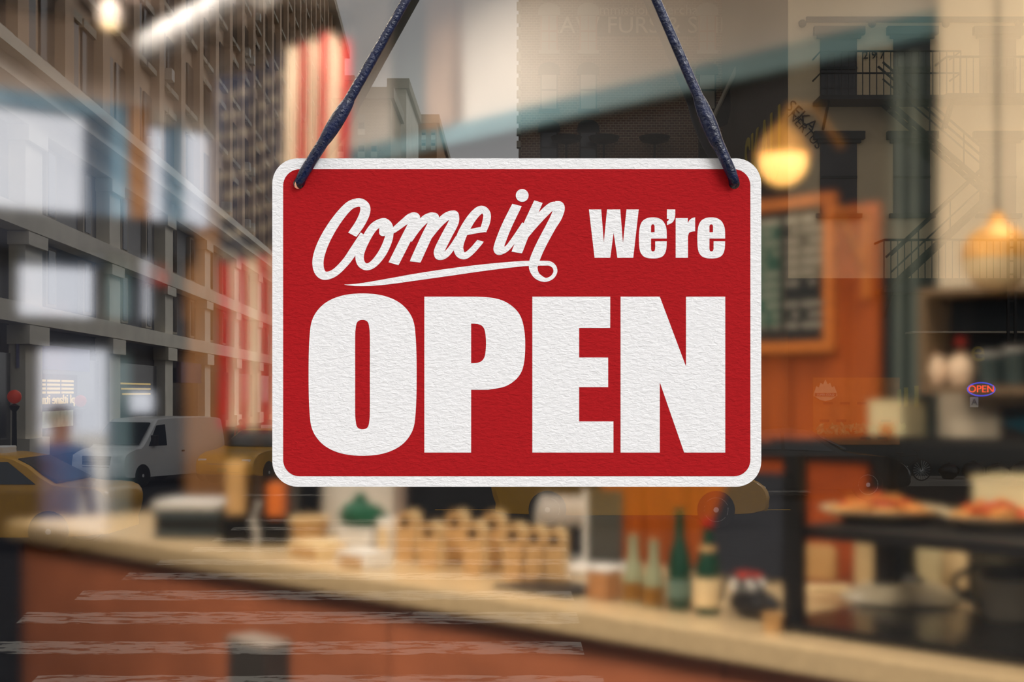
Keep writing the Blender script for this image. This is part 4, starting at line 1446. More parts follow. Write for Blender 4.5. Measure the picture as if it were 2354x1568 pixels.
MB().box(U0, UL_, 0.3, 14, 16.4, 66.0).build('upper_wall', m_tan, av)
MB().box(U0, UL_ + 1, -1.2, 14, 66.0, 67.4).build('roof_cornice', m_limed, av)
mb = MB()
mb.box(-1.25, 1.25, -0.7, 0.05, 0, 14.3)
mb.box(-1.5, 1.5, -0.95, 0.05, 0, 1.0)
mb.box(-1.5, 1.5, -0.95, 0.05, 5.0, 5.8)
mb.box(-1.45, 1.45, -0.9, 0.05, 9.2, 9.75)
mb.box(-1.45, 1.45, -0.9, 0.05, 13.6, 14.25)
pil_me = mb.mesh('pilaster', m_lime)
upil_me = MB().box(-0.8, 0.8, -0.25, 0.35, 16.4, 66).mesh('upper_pilaster', m_tan)
mb = MB()
mb.box(-1.1, 1.1, 0.02, 0.32, 0, 3.4)
mb2 = MB().box(-1.0, 1.0, -0.06, 0.06, 0, 2.7)
win_me = MB().box(-1.15, 1.15, 0.18, 0.32, 0, 3.5).mesh('window', m_wglass)
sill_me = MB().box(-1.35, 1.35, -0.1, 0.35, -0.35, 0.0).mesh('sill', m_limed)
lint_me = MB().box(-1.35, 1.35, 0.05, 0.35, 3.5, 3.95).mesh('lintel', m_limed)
ac_me = MB().box(-0.5, 0.5, -0.55, 0.2, 0.05, 0.8).mesh('air_conditioner', M('ac_grey', (200, 196, 186), 0.5))
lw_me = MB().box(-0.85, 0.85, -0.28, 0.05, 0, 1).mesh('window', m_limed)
lwp_me = MB().box(-0.55, 0.55, -0.32, 0.0, 0.05, 0.95).mesh('window_pane', m_wglass)
nb_ = 15
n_up, rest = 0, MB()
for i in range(nb_):
    u = -12.6 + i * 15.0
    if u > UL_:
        break
    piece(pil_me, 'pilaster', av, (u, 0, 0))
    piece(upil_me, 'upper_pilaster', av, (u, 0, 0))
    piece(upil_me, 'upper_pilaster', av, (u + 7.5, 0, 0))
    for z0, h in ((6.9, 2.7), (10.9, 3.2)):
        for du in (4.2, 10.8):
            o = piece(lw_me, 'window', av, (u + du, 0, z0))
            o.scale = (1, 1, h)
            o2 = piece(lwp_me, 'window_pane', o, (0, 0, 0))
    MB().box(u + 2.0, u + 13.0, -0.3, 0.0, 0.6, 4.6).build('shop_window', m_wglass, av)
    for fl in range(9):
        z = 18.2 + fl * 5.3
        for du in (2.2, 5.3, 9.7, 12.8):
            if u + du > UL_ - 1 or i > 12:
                continue
            n_up += 1
            if n_up > 235:                      # the farthest ones are too small to pick apart
                rest.box(u + du - 1.15, u + du + 1.15, 0.18, 0.32, z, z + 3.5)
                rest.box(u + du - 1.35, u + du + 1.35, -0.1, 0.35, z - 0.35, z, mi=1)
                continue
            o = piece(win_me, 'window', av, (u + du, 0, z))
            piece(sill_me, 'sill', o, (0, 0, 0))
            if (i + fl) % 2:
                piece(lint_me, 'lintel', o, (0, 0, 0))
            if random.random() < 0.14:
                piece(ac_me, 'air_conditioner', o, (0, 0, 0))
rest.build('far_windows', [m_wglass, m_limed], av, kind='stuff')
# lit shop strips and shop lettering
m_lit = M('lit_strip', (255, 226, 150), 0.5, emit=1.6, ecol=(255, 214, 130))
for r_ in range(4):
    for u0, u1 in ((3.3, 5.2), (5.6, 7.6), (8.0, 10.0)):
        MB().box(u0, u1, -0.42, -0.36, 3.44 - r_ * 0.18, 3.54 - r_ * 0.18).build('lit_strip', m_lit, av)
    if r_ < 3:
        MB().box(20 + r_ * 0.3, 28, -0.42, -0.36, 3.4 - r_ * 0.3, 3.5 - r_ * 0.3).build('lit_strip', m_lit, av)
tm = text_mesh('pl itlane itmo', 0.62, 0.02, flip=True)
tm.v = [(x * 2.0, y, z) for x, y, z in tm.v]
o = tm.build('shop_lettering', m_lit, av, loc=(6.6, -0.5, 2.62))
MB().box(4.4, 9.6, -0.5, -0.42, 1.35, 2.1).build('lit_poster', M('lit_poster', (210, 216, 190), 0.5, emit=0.5, ecol=(210, 214, 180), var=0.4, scale=1.5), av)
MB().box(2.6, 11, -0.34, -0.3, 2.3, 3.8).build('shop_back', M('maroon_interior', (70, 44, 40), 0.7), av)
blue = MB().box(36, 44, -0.8, -0.5, 3.6, 5.0).build('awning', M('blue_awning', (40, 52, 96), 0.6), av)
MB().box(1.0, 13, -0.45, -0.36, 4.0, 5.1).build('fascia', M('lilac_fascia', (150, 150, 190), 0.5), av)

# ------------------------------------------------ far buildings down the avenue
def far_block(name, label, px0, px1, pyt, D, depth, mat, win, roof=None):
    k_ = D / F
    x0, x1 = (px0 - 1177) * k_, (px1 - 1177) * k_
    h = EYE - (pyt - 900) * k_
    t_ = thing(name, label, 'building', ((x0 + x1) / 2, D + CAMY, 0))
    w_ = (x1 - x0) / 2
    MB().box(-w_, w_, 0, depth, 0, h).build('wall', mat, t_)
    MB().box(-w_ - 0.4, w_ + 0.4, -0.6, depth, h, h + 1.2).build('cornice', m_limed, t_)
    for wx, wy, ww, wh in win:
        xx = (wx - 1177) * k_ - (x0 + x1) / 2
        zz = EYE - (wy - 900) * k_
        o_ = MB().box(-ww * k_ / 2, ww * k_ / 2, -0.15, 0.1, 0, wh * k_).build('window', m_wpale, t_, loc=(xx, 0, zz))
        MB().box(-ww * k_ / 2, ww * k_ / 2, -0.3, 0.1, -0.6, 0).build('sill', m_lime, o_)
        MB().box(-ww * k_ * 0.4, ww * k_ * 0.4, -0.18, -0.15, wh * k_ * 0.06, wh * k_ * 0.46).build('pane', m_wglass, o_)
    return t_


far_block('corner_block', 'buff brick corner block with a white cornice down the avenue', 770, 898, 228, 150, 14, m_brick2, [(831, 298, 16, 34), (831, 350, 16, 32), (783, 350, 14, 30), (860, 350, 14, 30)])
far_block('stone_block', 'slim pale stone block with a deep cornice down the avenue', 898, 934, 205, 170, 22, m_lime, [(910, 260 + 26 * k_, 8, 16) for k_ in range(5)])
far_block('tower_block', 'tall plain tower rising behind the avenue corner', 690, 812, 186, 330, 40, m_brick2, [(790, 230, 8, 16)])
far_block('distant_block', 'orange brown block with balconies far down the avenue', 934, 1004, 284, 200, 40, M('orange_brick', (190, 140, 90), 0.8), [(952 + 22 * (k_ % 3), 312 + 24 * (k_ // 3), 10, 14) for k_ in range(6)])

# ------------------------------------------------ red brick building with painted lettering
DB = 62.0
kb_ = DB / F
bx0, bx1 = (1197 - 1177) * kb_, (1775 - 1177) * kb_
zt = 30.0
rb = thing('brick_warehouse', 'red brown brick warehouse with arched windows and painted lettering', 'building', ((bx0 + bx1) / 2, DB + CAMY, 0))
hw = (bx1 - bx0) / 2
MB().box(-hw, hw, 0, 20, 0, zt).build('wall', m_brick, rb)
for i in range(12):
    zq = EYE - (20 + i * 29 - 900) * kb_
    MB().box(-hw - 0.18, -hw, -0.1, 0.35, zq, zq + 0.28).build('corner_block', m_limed, rb)


def wz(py):
    return EYE - (py - 900) * kb_


def wxr(px):
    return (px - 1177) * kb_ - (bx0 + bx1) / 2


for cx_ in (1262, 1352, 1625, 1714):
    for r_, (pt, pb_) in enumerate(((24, 118), (160, 252), (292, 384), (-112, -18))):
        w_, h_ = 20 * kb_, (pb_ - pt) * kb_
        o_ = MB().box(-w_, w_, 0.02, 0.10, 0, h_).build('window', m_wpale if r_ != 2 else m_wglass, rb, loc=(wxr(cx_), -0.11, wz(pb_)))
        arch = [(w_ * 1.25, h_ - 0.25)] + [(w_ * 1.25 * math.cos(a), h_ - 0.05 + 0.35 * math.sin(a)) for a in [math.pi * q / 8 for q in range(9)]] + [(-w_ * 1.25, h_ - 0.25)]
        MB().prism([arch], -0.06, 0.10).build('arch', m_iron if r_ in (1, 2) else m_limed, o_)
        MB().box(-w_ * 1.2, w_ * 1.2, -0.12, 0.1, -0.16, 0).build('sill', m_limed if r_ in (0, 3) else m_iron, o_)
        fm = M('dark_sash', (40, 36, 34), 0.5) if r_ in (1, 2) else M('red_sash', (176, 110, 84), 0.5)
        MB().box(-w_, w_, -0.02, 0.02, h_ * 0.46, h_ * 0.5).build('sash_bar', fm, o_)
        for xx in (-w_, w_ - 0.06):
            MB().box(xx, xx + 0.06, -0.02, 0.02, 0, h_).build('sash_side', fm, o_)
        if r_ in (0, 3):
            MB().box(-0.025, 0.025, -0.015, 0.02, 0, h_).build('sash_bar', fm, o_)
            MB().box(-w_, w_, -0.015, 0.02, h_ * 0.22, h_ * 0.24).build('sash_bar', fm, o_)
m_faded = M('faded_white_paint', (196, 182, 160), 0.9, var=0.25, scale=4)
MB().box(wxr(1372), wxr(1600), -0.03, 0.0, wz(82), wz(38)).build('painted_band', M('faded_dark_paint', (86, 66, 54), 0.9, var=0.2), rb)
for body, size, px, py in (('RAW FURS & SKINS', 1.05, 1487, 60), ('Commission Merchants', 0.62, 1490, 24)):
    text_mesh(body, size, 0.01).build('painted_lettering', m_faded, rb, loc=(wxr(px), -0.05, wz(py)))
for px in (1300, 1385, 1500):
    MB().lathe([(0.05, 0), (0.05, 0.6), (0.6, 0.75), (0.7, 0.95), (0.3, 1.05), (0.01, 1.06)], 12).build('roof_vent', m_iron, rb, loc=(wxr(px), -0.9, wz(372)))
# flag pole with a dark banner
fp = thing('flag_pole', 'slanting pole with a dark banner on the brick warehouse', 'flag pole', (PX(1640, 270, 58).x, PX(1640, 270, 58).y, PX(1640, 270, 58).z))
q1 = PX(1772, -10, 58) - PX(1640, 270, 58)
MB().tube([(0, 0, 0), tuple(q1)], 0.09, 8).build('pole', m_limed, fp)
mb = MB()
pts_ = [PX(a, c, 58) - PX(1640, 270, 58) for a, c in ((1640, 262), (1678, 190), (1680, 255), (1672, 285), (1650, 296), (1638, 290))]
mb.prism([[(p.x, p.z) for p in pts_]], 0.02, 0.1)
mb.build('banner', m_iron, fp)

# ------------------------------------------------ beige building with a fire escape, number 297
DG = 47.0
kg = DG / F
gx0 = (1812 - 1177) * kg
gx1 = (2700 - 1177) * kg
g = thing('fire_escape_building', 'beige painted building numbered 297 with black fire escape and dark shopfront', 'building', (gx0, DG + CAMY, 0))


def gX(px):
    return (px - 1177) * kg - gx0


def gZ(py):
    return EYE - (py - 900) * kg


MB().box(0, gx1 - gx0, 0, 14.6, gZ(640), 24).build('facade', m_beige, g)
MB().box(-0.02, 0.0, 0.02, 14.6, 0, 24).build('side_wall', M('grey_stucco', (96, 90, 84), 0.9, var=0.15), g)
MB().box(0, gx1 - gx0, -0.05, 14.6, 0, gZ(640)).build('shopfront', m_shopd, g)
MB().box(0.6, gx1 - gx0, -0.12, 0, gZ(52), gZ(40)).build('string_course', m_lintel, g)
for px in (1843, 2003, 2172, 2340):
    MB().ball((gX(px), -0.1, gZ(56)), 0.14, 10, 6).build('boss', m_lintel, g)
for cx_ in (1927, 2095, 2293, 2470):
    for pt, pb_ in ((90, 232), (330, 492), (-170, -30)):
        w_ = 42 * kg
        o_ = MB().box(-w_, w_, 0.0, 0.12, 0, (pb_ - pt) * kg).build('window', m_wglass, g, loc=(gX(cx_), -0.05, gZ(pb_)))
        MB().box(-58 * kg, 58 * kg, -0.22, 0.05, (pb_ - pt) * kg + 8 * kg, (pb_ - pt) * kg + 26 * kg).build('lintel', m_lintel, o_)
        MB().box(-50 * kg, 50 * kg, -0.14, 0.05, (pb_ - pt) * kg, (pb_ - pt) * kg + 8 * kg).build('lintel_base', m_lintel, o_)
        MB().box(-52 * kg, 52 * kg, -0.16, 0.05, -10 * kg, 0).build('sill', m_lintel, o_)
        MB().box(-w_, w_, -0.06, 0.0, (pb_ - pt) * kg * 0.5, (pb_ - pt) * kg * 0.5 + 0.09).build('sash_bar', m_lintel, o_)
text_mesh('2 9 7', 0.36, 0.02).build('house_number', m_iron, g, loc=(gX(2008), -0.05, gZ(128)))
for body, size, px, py, rot in (('SEKA', 0.55, 1842, 268, -0.75), ('NERTUS', 0.42, 1850, 300, -0.85)):
    tb = text_mesh(body, size, 0.01)
    R_ = Matrix.Rotation(-rot, 4, 'Y')
    tb.v = [tuple(R_ @ Vector(v)) for v in tb.v]
    tb.build('graffiti', m_iron, g, loc=(gX(px), -0.05, gZ(py)))
tb = text_mesh('SKAU', 3.0, 0.02)
R_ = Matrix.Rotation(math.pi / 2, 4, 'Z')
tb.v = [tuple(Matrix.Rotation(-math.pi / 2, 4, 'Z') @ Vector((v[0], v[1], v[2] * 1.2))) for v in tb.v]
tb.build('graffiti', M('graffiti_yellow', (200, 176, 60), 0.7), g, loc=(-0.08, 4.6, gZ(318)))
# fire escape
fe = thing('fire_escape', 'black iron fire escape balconies and zigzag stairs on the beige building', 'fire escape', (gx0, DG + CAMY, 0))
for px0, px1, pyp, pyr in ((1868, 2182, 236, 138), (2150, 2420, 232, 150), (2010, 2500, 668, 560)):
    MB().box(gX(px0), gX(px1), -1.25, -0.02, gZ(pyp + 10), gZ(pyp)).build('platform', m_iron, fe)
    for zz in (gZ(pyr), gZ((pyr + pyp) / 2) if pyr < 145 else gZ(pyr) - 0.02):
        MB().tube([(gX(px0), -0.05, zz), (gX(px0), -1.22, zz), (gX(px1), -1.22, zz), (gX(px1), -0.05, zz)], 0.032, 6).build('rail', m_iron, fe)
    n_ = int((px1 - px0) / 15)
    bal = MB().box(-0.014, 0.014, -0.014, 0.014, 0, gZ(pyr) - gZ(pyp)).mesh('baluster', m_iron)
    for k_ in range(n_ + 1):
        piece(bal, 'baluster', fe, (gX(px0 + (px1 - px0) * k_ / n_), -1.22, gZ(pyp)))
    for xx in (px0 + 20, px1 - 20):
        MB().tube([(gX(xx), -1.1, gZ(pyp + 12)), (gX(xx) + 0.05, -0.03, gZ(pyp + 62))], 0.05, 6).build('bracket', m_iron, fe)
for (x0, y0), (x1, y1) in (((2012, 236), (2262, 452)), ((2262, 456), (2030, 672))):
    for dy in (-0.35, -0.95):
        MB().tube([(gX(x0), dy, gZ(y0)), (gX(x1), dy, gZ(y1))], 0.10, 4).build('stringer', m_iron, fe)
        MB().tube([(gX(x0), dy, gZ(y0 - 78)), (gX(x1), dy, gZ(y1 - 78))], 0.04, 6).build('handrail', m_iron, fe)
    MB().tube([(gX(x0), -0.95, gZ(y0 - 40)), (gX(x1), -0.95, gZ(y1 - 40))], 0.03, 6).build('handrail', m_iron, fe)
    for k_ in range(13):
        tt = (k_ + 0.5) / 13
        xx, zz = gX(x0) + (gX(x1) - gX(x0)) * tt, gZ(y0) + (gZ(y1) - gZ(y0)) * tt
        MB().box(xx - 0.12, xx + 0.12, -0.95, -0.35, zz - 0.03, zz + 0.03).build('tread', m_iron, fe)
        if k_ % 4 == 1:
            MB().box(xx - 0.02, xx + 0.02, -0.97, -0.93, zz, zz + 78 * kg).build('stanchion', m_iron, fe)
for xx in (2287, 2303):
    MB().box(gX(xx) - 0.04, gX(xx) + 0.04, -1.3, -1.22, gZ(860), gZ(520)).build('ladder_rail', m_iron, fe)
for k_ in range(11):
    MB().box(gX(2287), gX(2303), -1.28, -1.24, gZ(850 - k_ * 30), gZ(846 - k_ * 30)).build('ladder_rung', m_iron, fe)
# shopfront details
m_amber = M('lit_amber_window', (150, 96, 44), 0.5, emit=0.10, ecol=(240, 150, 60), var=0.3, scale=3)
MB().box(gX(1868), gX(2066), -0.12, -0.06, gZ(1022), gZ(868)).build('lit_window', m_amber, g)
for k_ in range(9):
    x0 = 1874 + (k_ * 47) % 180
    MB().box(gX(x0), gX(x0 + 22), -0.16, -0.12, gZ(1010 - (k_ % 3) * 40), gZ(1004 - (k_ % 3) * 40)).build('shelf_goods', m_darkbrown, g)
mb = MB()
for k_ in range(160):
    c_ = (gX(random.uniform(1870, 2072)), -0.45 + random.uniform(-.1, .1), gZ(985 + random.uniform(-9, 9)))
    a_ = random.uniform(0, 6.28)
    d_ = Vector((math.cos(a_), 0.3, math.sin(a_))) * 0.12
    e_ = Vector((-math.sin(a_), 0.2, math.cos(a_))) * 0.05
    mb.add([tuple(Vector(c_) + d_), tuple(Vector(c_) + e_), tuple(Vector(c_) - d_), tuple(Vector(c_) - e_)], [(0, 1, 2, 3)])
mb.build('window_box_leaves', M('pale_leaves', (150, 170, 110), 0.6, var=0.4, scale=4), g, kind='stuff')
for k_, xx in enumerate((2060, 2076, 2100)):
    MB().box(gX(xx), gX(xx + 9), -0.14, -0.08, gZ(935), gZ(895 - 4 * k_)).build('yellow_panel', M('mustard', (170, 150, 50), 0.6), g)
MB().box(gX(2080), gX(2354), -0.9, -0.05, gZ(768), gZ(764)).build('canopy', m_limed, g)
text_mesh('e', 1.1, 0.02).build('shop_lettering', M('mustard'), g, loc=(gX(2245), -0.12, gZ(808)))
ns = thing('neon_sign', 'red neon OPEN sign inside a blue oval in the shop window', 'neon sign', (gX(2250) + gx0, DG + CAMY - 0.25, gZ(895)))
text_mesh('OPEN', 0.34, 0.02).build('neon_letters', M('neon_red', (255, 70, 40), 0.5, emit=5.0, ecol=(255, 60, 30)), ns, loc=(0, 0, 0))
mb = MB()
mb.tube([(0.46 * math.cos(a), 0, 0.22 * math.sin(a)) for a in [2 * math.pi * q / 30 for q in range(30)]], 0.025, 6, closed=True)
mb.build('neon_ring', M('neon_blue', (60, 90, 255), 0.5, emit=3.0, ecol=(50, 70, 255)), ns)
gcd = thing('grade_card', 'white card with a letter A in the shop window', 'card', (gX(2235) + gx0, DG + CAMY - 0.2, gZ(936)))
MB().box(-0.14, 0.14, 0, 0.02, 0, 0.34).build('card', m_white, gcd)
text_mesh('A', 0.3, 0.01).build('letter', m_denim, gcd, loc=(0, -0.02, 0.17))
bd = thing('shop_badge', 'cream shop badge with a jagged skyline top on the lit window', 'badge', (gX(1893) + gx0, DG + CAMY - 0.3, gZ(922)))
sky_ = [(-0.38, 0.28), (-0.30, 0.5), (-0.22, 0.46), (-0.16, 0.62), (-0.08, 0.56), (0, 0.72), (0.08, 0.56), (0.16, 0.62), (0.22, 0.46), (0.30, 0.5), (0.38, 0.28)]
MB().prism([sky_ + [(0.40, 0.18), (0.2, 0.05), (0, 0.0), (-0.2, 0.05), (-0.40, 0.18)]], 0, 0.03).build('badge_plate', M('badge_cream', (238, 208, 160), 0.5), bd)
MB().box(-0.36, 0.36, -0.02, 0.0, 0.16, 0.27).build('badge_band', M('badge_brown', (150, 88, 44), 0.6), bd)
text_mesh('SUPER COLD', 0.10, 0.005).build('badge_lettering', m_white, bd, loc=(0, -0.03, 0.21))

# ------------------------------------------------ vehicles
def wheel(parent, x, y, r, w, side):
    t_ = MB().lathe([(r * 0.62, -w / 2), (r * 0.95, -w / 2), (r, -w * 0.35), (r, w * 0.35), (r * 0.95, w / 2), (r * 0.62, w / 2)], 24, T=Matrix.Rotation(math.pi / 2, 4, 'X'))
    o_ = t_.build('tyre', M('tyre_rubber', (26, 26, 28), 0.8), parent, loc=(x, y, r), smooth=True)
    mb = MB()
    mb.ring((0, side * w * 0.42, 0), r * 0.62, r * 0.05, 'y', 24, 6)
    mb.lathe([(0.01, -0.02), (r * 0.14, -0.02), (r * 0.14, 0.02), (0.01, 0.02)], 12, T=Matrix.Translation((0, side * w * 0.42, 0)) @ Matrix.Rotation(math.pi / 2, 4, 'X'))
    for k_ in range(10):
        a = 2 * math.pi * (k_ // 2) / 5 + (0.14 if k_ % 2 else -0.14)
        mb.tube([(r * 0.12 * math.cos(a), side * w * 0.42, r * 0.12 * math.sin(a)), (r * 0.6 * math.cos(a), side * w * 0.42, r * 0.6 * math.sin(a))], r * 0.045, 5)
    mb.build('rim', M('alloy', (232, 234, 236), 0.35), o_)
    return o_


def vehicle(name, label, loc, rz, prof, W, zb, tumble, body, glass_side, shield, wheels, wr, lamps, grille=None, extra=None):
    """prof: side outline (x forward, z); glass_side: list of window outlines; shield: two outline points of the windscreen"""
    t_ = thing(name, label, 'car' if 'van' not in name else 'van', loc, rz)
    zt_ = max(p[1] for p in prof)
    sm = crom(prof, 3, True)
    yof = lambda z: 1 - tumble * max(0, (z - zb)) / (zt_ - zb)
    slices = [(-W / 2, 0.965), (-W / 2 + 0.07, 0.99), (-W / 2 + 0.2, 1.0), (W / 2 - 0.2, 1.0), (W / 2 - 0.07, 0.99), (W / 2, 0.965)]
    cx_ = sum(p[0] for p in sm) / len(sm)
    cz_ = sum(p[1] for p in sm) / len(sm)
    vs_, fs_ = [], []
    n_ = len(sm)
    for y_, q in slices:
        for x, z in sm:
            vs_.append((cx_ + (x - cx_) * q, y_ * yof(z), cz_ + (z - cz_) * q))
    for s_ in range(len(slices) - 1):
        for i in range(n_):
            a, b_ = s_ * n_ + i, s_ * n_ + (i + 1) % n_
            fs_.append((a, b_, b_ + n_, a + n_))
    L3 = [[Vector((x, z, 0)) for x, z in sm]]
    tr = tessellate_polygon(L3)
    last = (len(slices) - 1) * n_
    for a, b_, c_ in tr:
        fs_.append((a, b_, c_))
        fs_.append((c_ + last, b_ + last, a + last))
    MB().add(vs_, fs_).build('body', body, t_, smooth=True)
    mg = M('car_glass', (36, 46, 54), 0.08, spec=0.8)
    for gl in glass_side:
        for sd_ in (-1, 1):
            mb = MB()
            fr = [(x, sd_ * (W / 2 * yof(z) + 0.012), z) for x, z in gl]
            bk = [(x, sd_ * (W / 2 * yof(z) - 0.05), z) for x, z in gl]
            m_ = len(gl)
            mb.add(fr + bk, [tuple(range(m_)), tuple(reversed(range(m_, 2 * m_)))] + [(i, i + m_, (i + 1) % m_ + m_, (i + 1) % m_) for i in range(m_)])
            mb.build('side_window', mg, t_)
    for (xa, za), (xb, zb2) in shield:
        mb = MB()
        d_ = Vector((xb - xa, 0, zb2 - za)).normalized()
        nrm = Vector((-d_.z, 0, d_.x)) * (0.03 if (xb - xa) * (zb2 - za) < 0 else 0.03)
        if nrm.z < 0:
            nrm = -nrm
        ya, yb = W / 2 * yof(za) * 0.88, W / 2 * yof(zb2) * 0.88
        q = [Vector((xa, -ya, za)), Vector((xa, ya, za)), Vector((xb, yb, zb2)), Vector((xb, -yb, zb2))]
        mb.hexa([tuple(v - nrm * 0.6) for v in q] + [tuple(v + nrm) for v in q])
        mb.build('windscreen', mg, t_)
    for x in wheels:
        for sd_ in (-1, 1):
            wheel(t_, x, sd_ * (W / 2 - 0.10), wr, 0.24, sd_)
    for x, z, dx, dz, mm in lamps:
        for sd_ in (-1, 1):
            MB().rbox(x - dx / 2, x + dx / 2, sd_ * W * 0.38 - 0.16, sd_ * W * 0.38 + 0.16, z - dz / 2, z + dz / 2, 0.03).build('lamp', mm, t_, smooth=True)
    if grille:
        x, z0, z1, w_ = grille
        gq = MB().rbox(x - 0.05, x + 0.03, -w_ / 2, w_ / 2, z0, z1, 0.02).build('grille', m_black, t_)
        for k_ in range(4):
            zz = z0 + (z1 - z0) * (k_ + 0.5) / 4
            MB().box(x + 0.03, x + 0.045, -w_ / 2 + 0.03, w_ / 2 - 0.03, zz - 0.015, zz + 0.015).build('grille_bar', M('chrome', (190, 192, 196), 0.15, metal=0.9), gq)
    return t_


m_headl = M('headlamp', (226, 228, 230), 0.15)
m_taill = M('tail_lamp', (150, 20, 16), 0.3)
m_vanw = M('van_white_paint', (222, 224, 226), 0.3, var=0.03, coat=0.4)
m_taxi = M('taxi_yellow_paint', (226, 164, 22), 0.35, var=0.05, coat=0.4)
m_carblk = M('black_car_paint', (20, 22, 26), 0.25, coat=0.6)
van_p = [(-2.6, 0.45), (-2.65, 1.0), (-2.6, 1.9), (-2.4, 2.12), (-1.0, 2.18), (0.7, 2.14), (1.0, 2.02), (1.75, 1.28), (2.1, 1.2), (2.58, 1.05), (2.7, 0.8), (2.68, 0.42), (2.3, 0.3), (0, 0.28), (-2.3, 0.3)]
pv = PX(350, 1100, 45.5)
vrz = math.atan2(-math.cos(math.radians(24)), -math.sin(math.radians(24)))
vn = vehicle('white_van', 'white panel van with a dark grille driving on the avenue', (pv.x, pv.y, 0), vrz, van_p, 2.05, 1.2, 0.12, m_vanw,
             [[(0.55, 1.28), (1.45, 1.28), (0.98, 1.92), (0.55, 1.95)]], [((1.78, 1.34), (1.12, 2.0))], (-1.6, 1.75), 0.37, [(2.6, 0.92, 0.2, 0.24, m_headl), (-2.62, 1.1, 0.08, 0.4, m_taill)], (2.68, 0.62, 1.0, 1.1))
for sd_ in (-1, 1):
    MB().rbox(1.15, 1.3, sd_ * 1.06 - 0.12, sd_ * 1.06 + 0.12, 1.28, 1.62, 0.03).build('wing_mirror', m_black, vn)
    MB().rbox(-0.35, -0.2, sd_ * 1.0 - 0.04, sd_ * 1.0 + 0.04, 1.05, 1.1, 0.01).build('door_handle', m_black, vn)
car_p = [(-2.3, 0.42), (-2.38, 0.8), (-2.2, 1.0), (-1.5, 1.06), (-0.8, 1.46), (0.2, 1.48), (1.0, 1.02), (1.9, 0.9), (2.3, 0.72), (2.38, 0.45), (2.1, 0.25), (0, 0.22), (-2.1, 0.25)]
cg = [[(-1.2, 1.06), (-0.35, 1.06), (-0.35, 1.40), (-0.72, 1.40)], [(-0.28, 1.06), (0.75, 1.02), (0.2, 1.40), (-0.28, 1.41)]]
csh = [((1.02, 1.06), (0.26, 1.45)), ((-1.5, 1.08), (-0.84, 1.43))]
cw = (-1.42, 1.45)


def sedan(label, px, py, D, heading, body, scl=1.0, taxi=True):
    p_ = PX(px, py, D)
    P_ = [(x * scl, z * scl) for x, z in car_p]
    c_ = vehicle('taxi' if taxi else 'black_car', label, (p_.x, p_.y, 0), heading, P_, 1.84 * scl, 0.95 * scl, 0.2, body,
                 [[(x * scl, z * scl) for x, z in q] for q in cg], [((a[0] * scl, a[1] * scl), (b_[0] * scl, b_[1] * scl)) for a, b_ in csh], [x * scl for x in cw], 0.33 * scl,
                 [(2.24 * scl, 0.66 * scl, 0.2, 0.16, m_headl), (-2.3 * scl, 0.8 * scl, 0.12, 0.2, m_taill)], (2.34 * scl, 0.34 * scl, 0.62 * scl, 1.1 * scl))
    if taxi:
        MB().rbox(-0.45 * scl, -0.2 * scl, -0.35, 0.35, 1.47 * scl, 1.62 * scl, 0.03).build('roof_sign', m_white, c_)
        MB().cbox((2.42 * scl, 0, 0.42 * scl), (0.02, 0.32, 0.14)).build('number_plate', M('mustard'), c_)
    return c_


sedan('yellow taxi coming on behind the white van', 612, 1100, 47, math.radians(-110), m_taxi, 1.15)
sedan('yellow taxi crossing near the lamp posts, side on', -40, 1180, 27.0, math.radians(178), m_taxi, 1.2)
sedan('yellow taxi passing the crosswalk, side on', 1440, 1200, 31.5, math.radians(0), m_taxi, 1.28)
sedan('black car parked before the fire escape building', 1815, 1145, 39.5, math.radians(0), m_carblk, 1.32, taxi=False)

# ------------------------------------------------ lamp posts, bicycle, rubbish bags, walker
for i, (px, py, D, lb) in enumerate(((33, 912, 52, 'black post with a red globe lamp by the first stone pilaster'), (185, 922, 60, 'black post with a red globe lamp behind the white van'))):
    p_ = PX(px, py, D)
    lt = thing('globe_street_lamp', lb, 'street lamp', (p_.x, p_.y, 0))
    MB().lathe([(0.22, 0), (0.2, 0.3), (0.1, 0.4), (0.08, p_.z - 0.55), (0.16, p_.z - 0.45), (0.2, p_.z - 0.35), (0.01, p_.z - 0.25)], 14).build('post', m_iron, lt, smooth=True)
    MB().ball((0, 0, p_.z), 0.26, 18, 12).build('globe', M('red_glass_globe', (222, 74, 44), 0.3, emit=0.5, ecol=(230, 60, 30)), lt, smooth=True)
p_ = PX(2085, 1060, 44.2)
bk = thing('bicycle', 'black bicycle leaning by the rubbish bags', 'bicycle', (p_.x, p_.y, 0.15), 0.25)
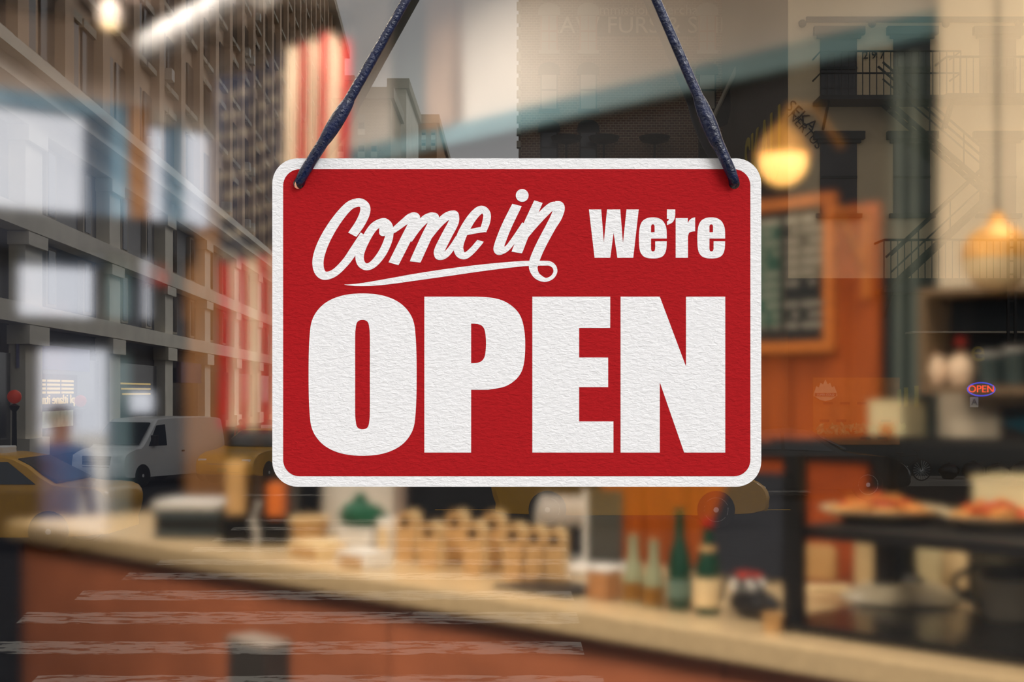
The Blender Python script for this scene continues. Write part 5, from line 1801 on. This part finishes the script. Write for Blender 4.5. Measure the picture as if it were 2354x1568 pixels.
for x in (-0.52, 0.52):
    w_ = MB().ring((x, 0, 0.35), 0.33, 0.022, 'y', 32, 6).build('tyre', M('tyre_rubber'), bk, smooth=True)
    mb = MB()
    for k_ in range(10):
        a = math.pi * k_ / 10
        mb.tube([(x - 0.32 * math.cos(a), 0, 0.35 - 0.32 * math.sin(a)), (x + 0.32 * math.cos(a), 0, 0.35 + 0.32 * math.sin(a))], 0.004, 4)
    mb.build('spokes', M('alloy'), w_, kind='stuff')
for q in (((-0.52, 0, 0.35), (-0.12, 0, 0.33)), ((-0.12, 0, 0.33), (-0.24, 0, 0.86)), ((-0.24, 0, 0.80), (0.36, 0, 0.82)), ((-0.12, 0, 0.33), (0.38, 0, 0.74)), ((-0.52, 0, 0.35), (-0.22, 0, 0.78)), ((0.52, 0, 0.35), (0.34, 0, 0.95))):
    MB().tube(q, 0.02, 8).build('frame_tube', m_iron, bk)
MB().tube([(0.34, -0.26, 1.0), (0.36, -0.1, 0.97), (0.34, 0.1, 0.97), (0.34, 0.26, 1.0)], 0.015, 8).build('handlebar', m_iron, bk)
MB().rbox(-0.38, -0.12, -0.06, 0.06, 0.86, 0.92, 0.02).build('saddle', m_black, bk, smooth=True)
m_bag = M('black_plastic_bag', (24, 26, 30), 0.28, bump=0.5, bscale=12)
for i, (px, r, D, lb) in enumerate(((2182, 0.34, 45.2, 'slumped black rubbish bag nearest the bicycle'), (2238, 0.38, 45.2, 'tall tied black rubbish bag second from the bicycle'), (2293, 0.34, 45.2, 'small black rubbish bag third from the bicycle'), (2348, 0.37, 45.2, 'large tied black rubbish bag fourth from the bicycle'), (2408, 0.35, 45.2, 'black rubbish bag farthest from the bicycle'))):
    p_ = PX(px, 1100, D)
    bt = thing('rubbish_bag', lb, 'rubbish bag', (p_.x, p_.y, 0.15), group='rubbish bags on the sidewalk')
    MB().ball((0, 0, r * 0.72), r, 16, 10, sq=(1, 0.85, 0.74), jit=0.09).build('bag', m_bag, bt, smooth=True)
    MB().lathe([(0.06, r * 1.36), (0.04, r * 1.48), (0.10, r * 1.62), (0.01, r * 1.58)], 8).build('tied_neck', m_bag, bt)
p_ = PX(553, 1040, 62)
person('person', 'person in a red top walking on the far side of the avenue', (p_.x, p_.y, 0), 0.3, M('red_top', (190, 40, 40), 0.8), M('dark_trousers', (40, 40, 48), 0.8), m_hair)
MIRROR = False
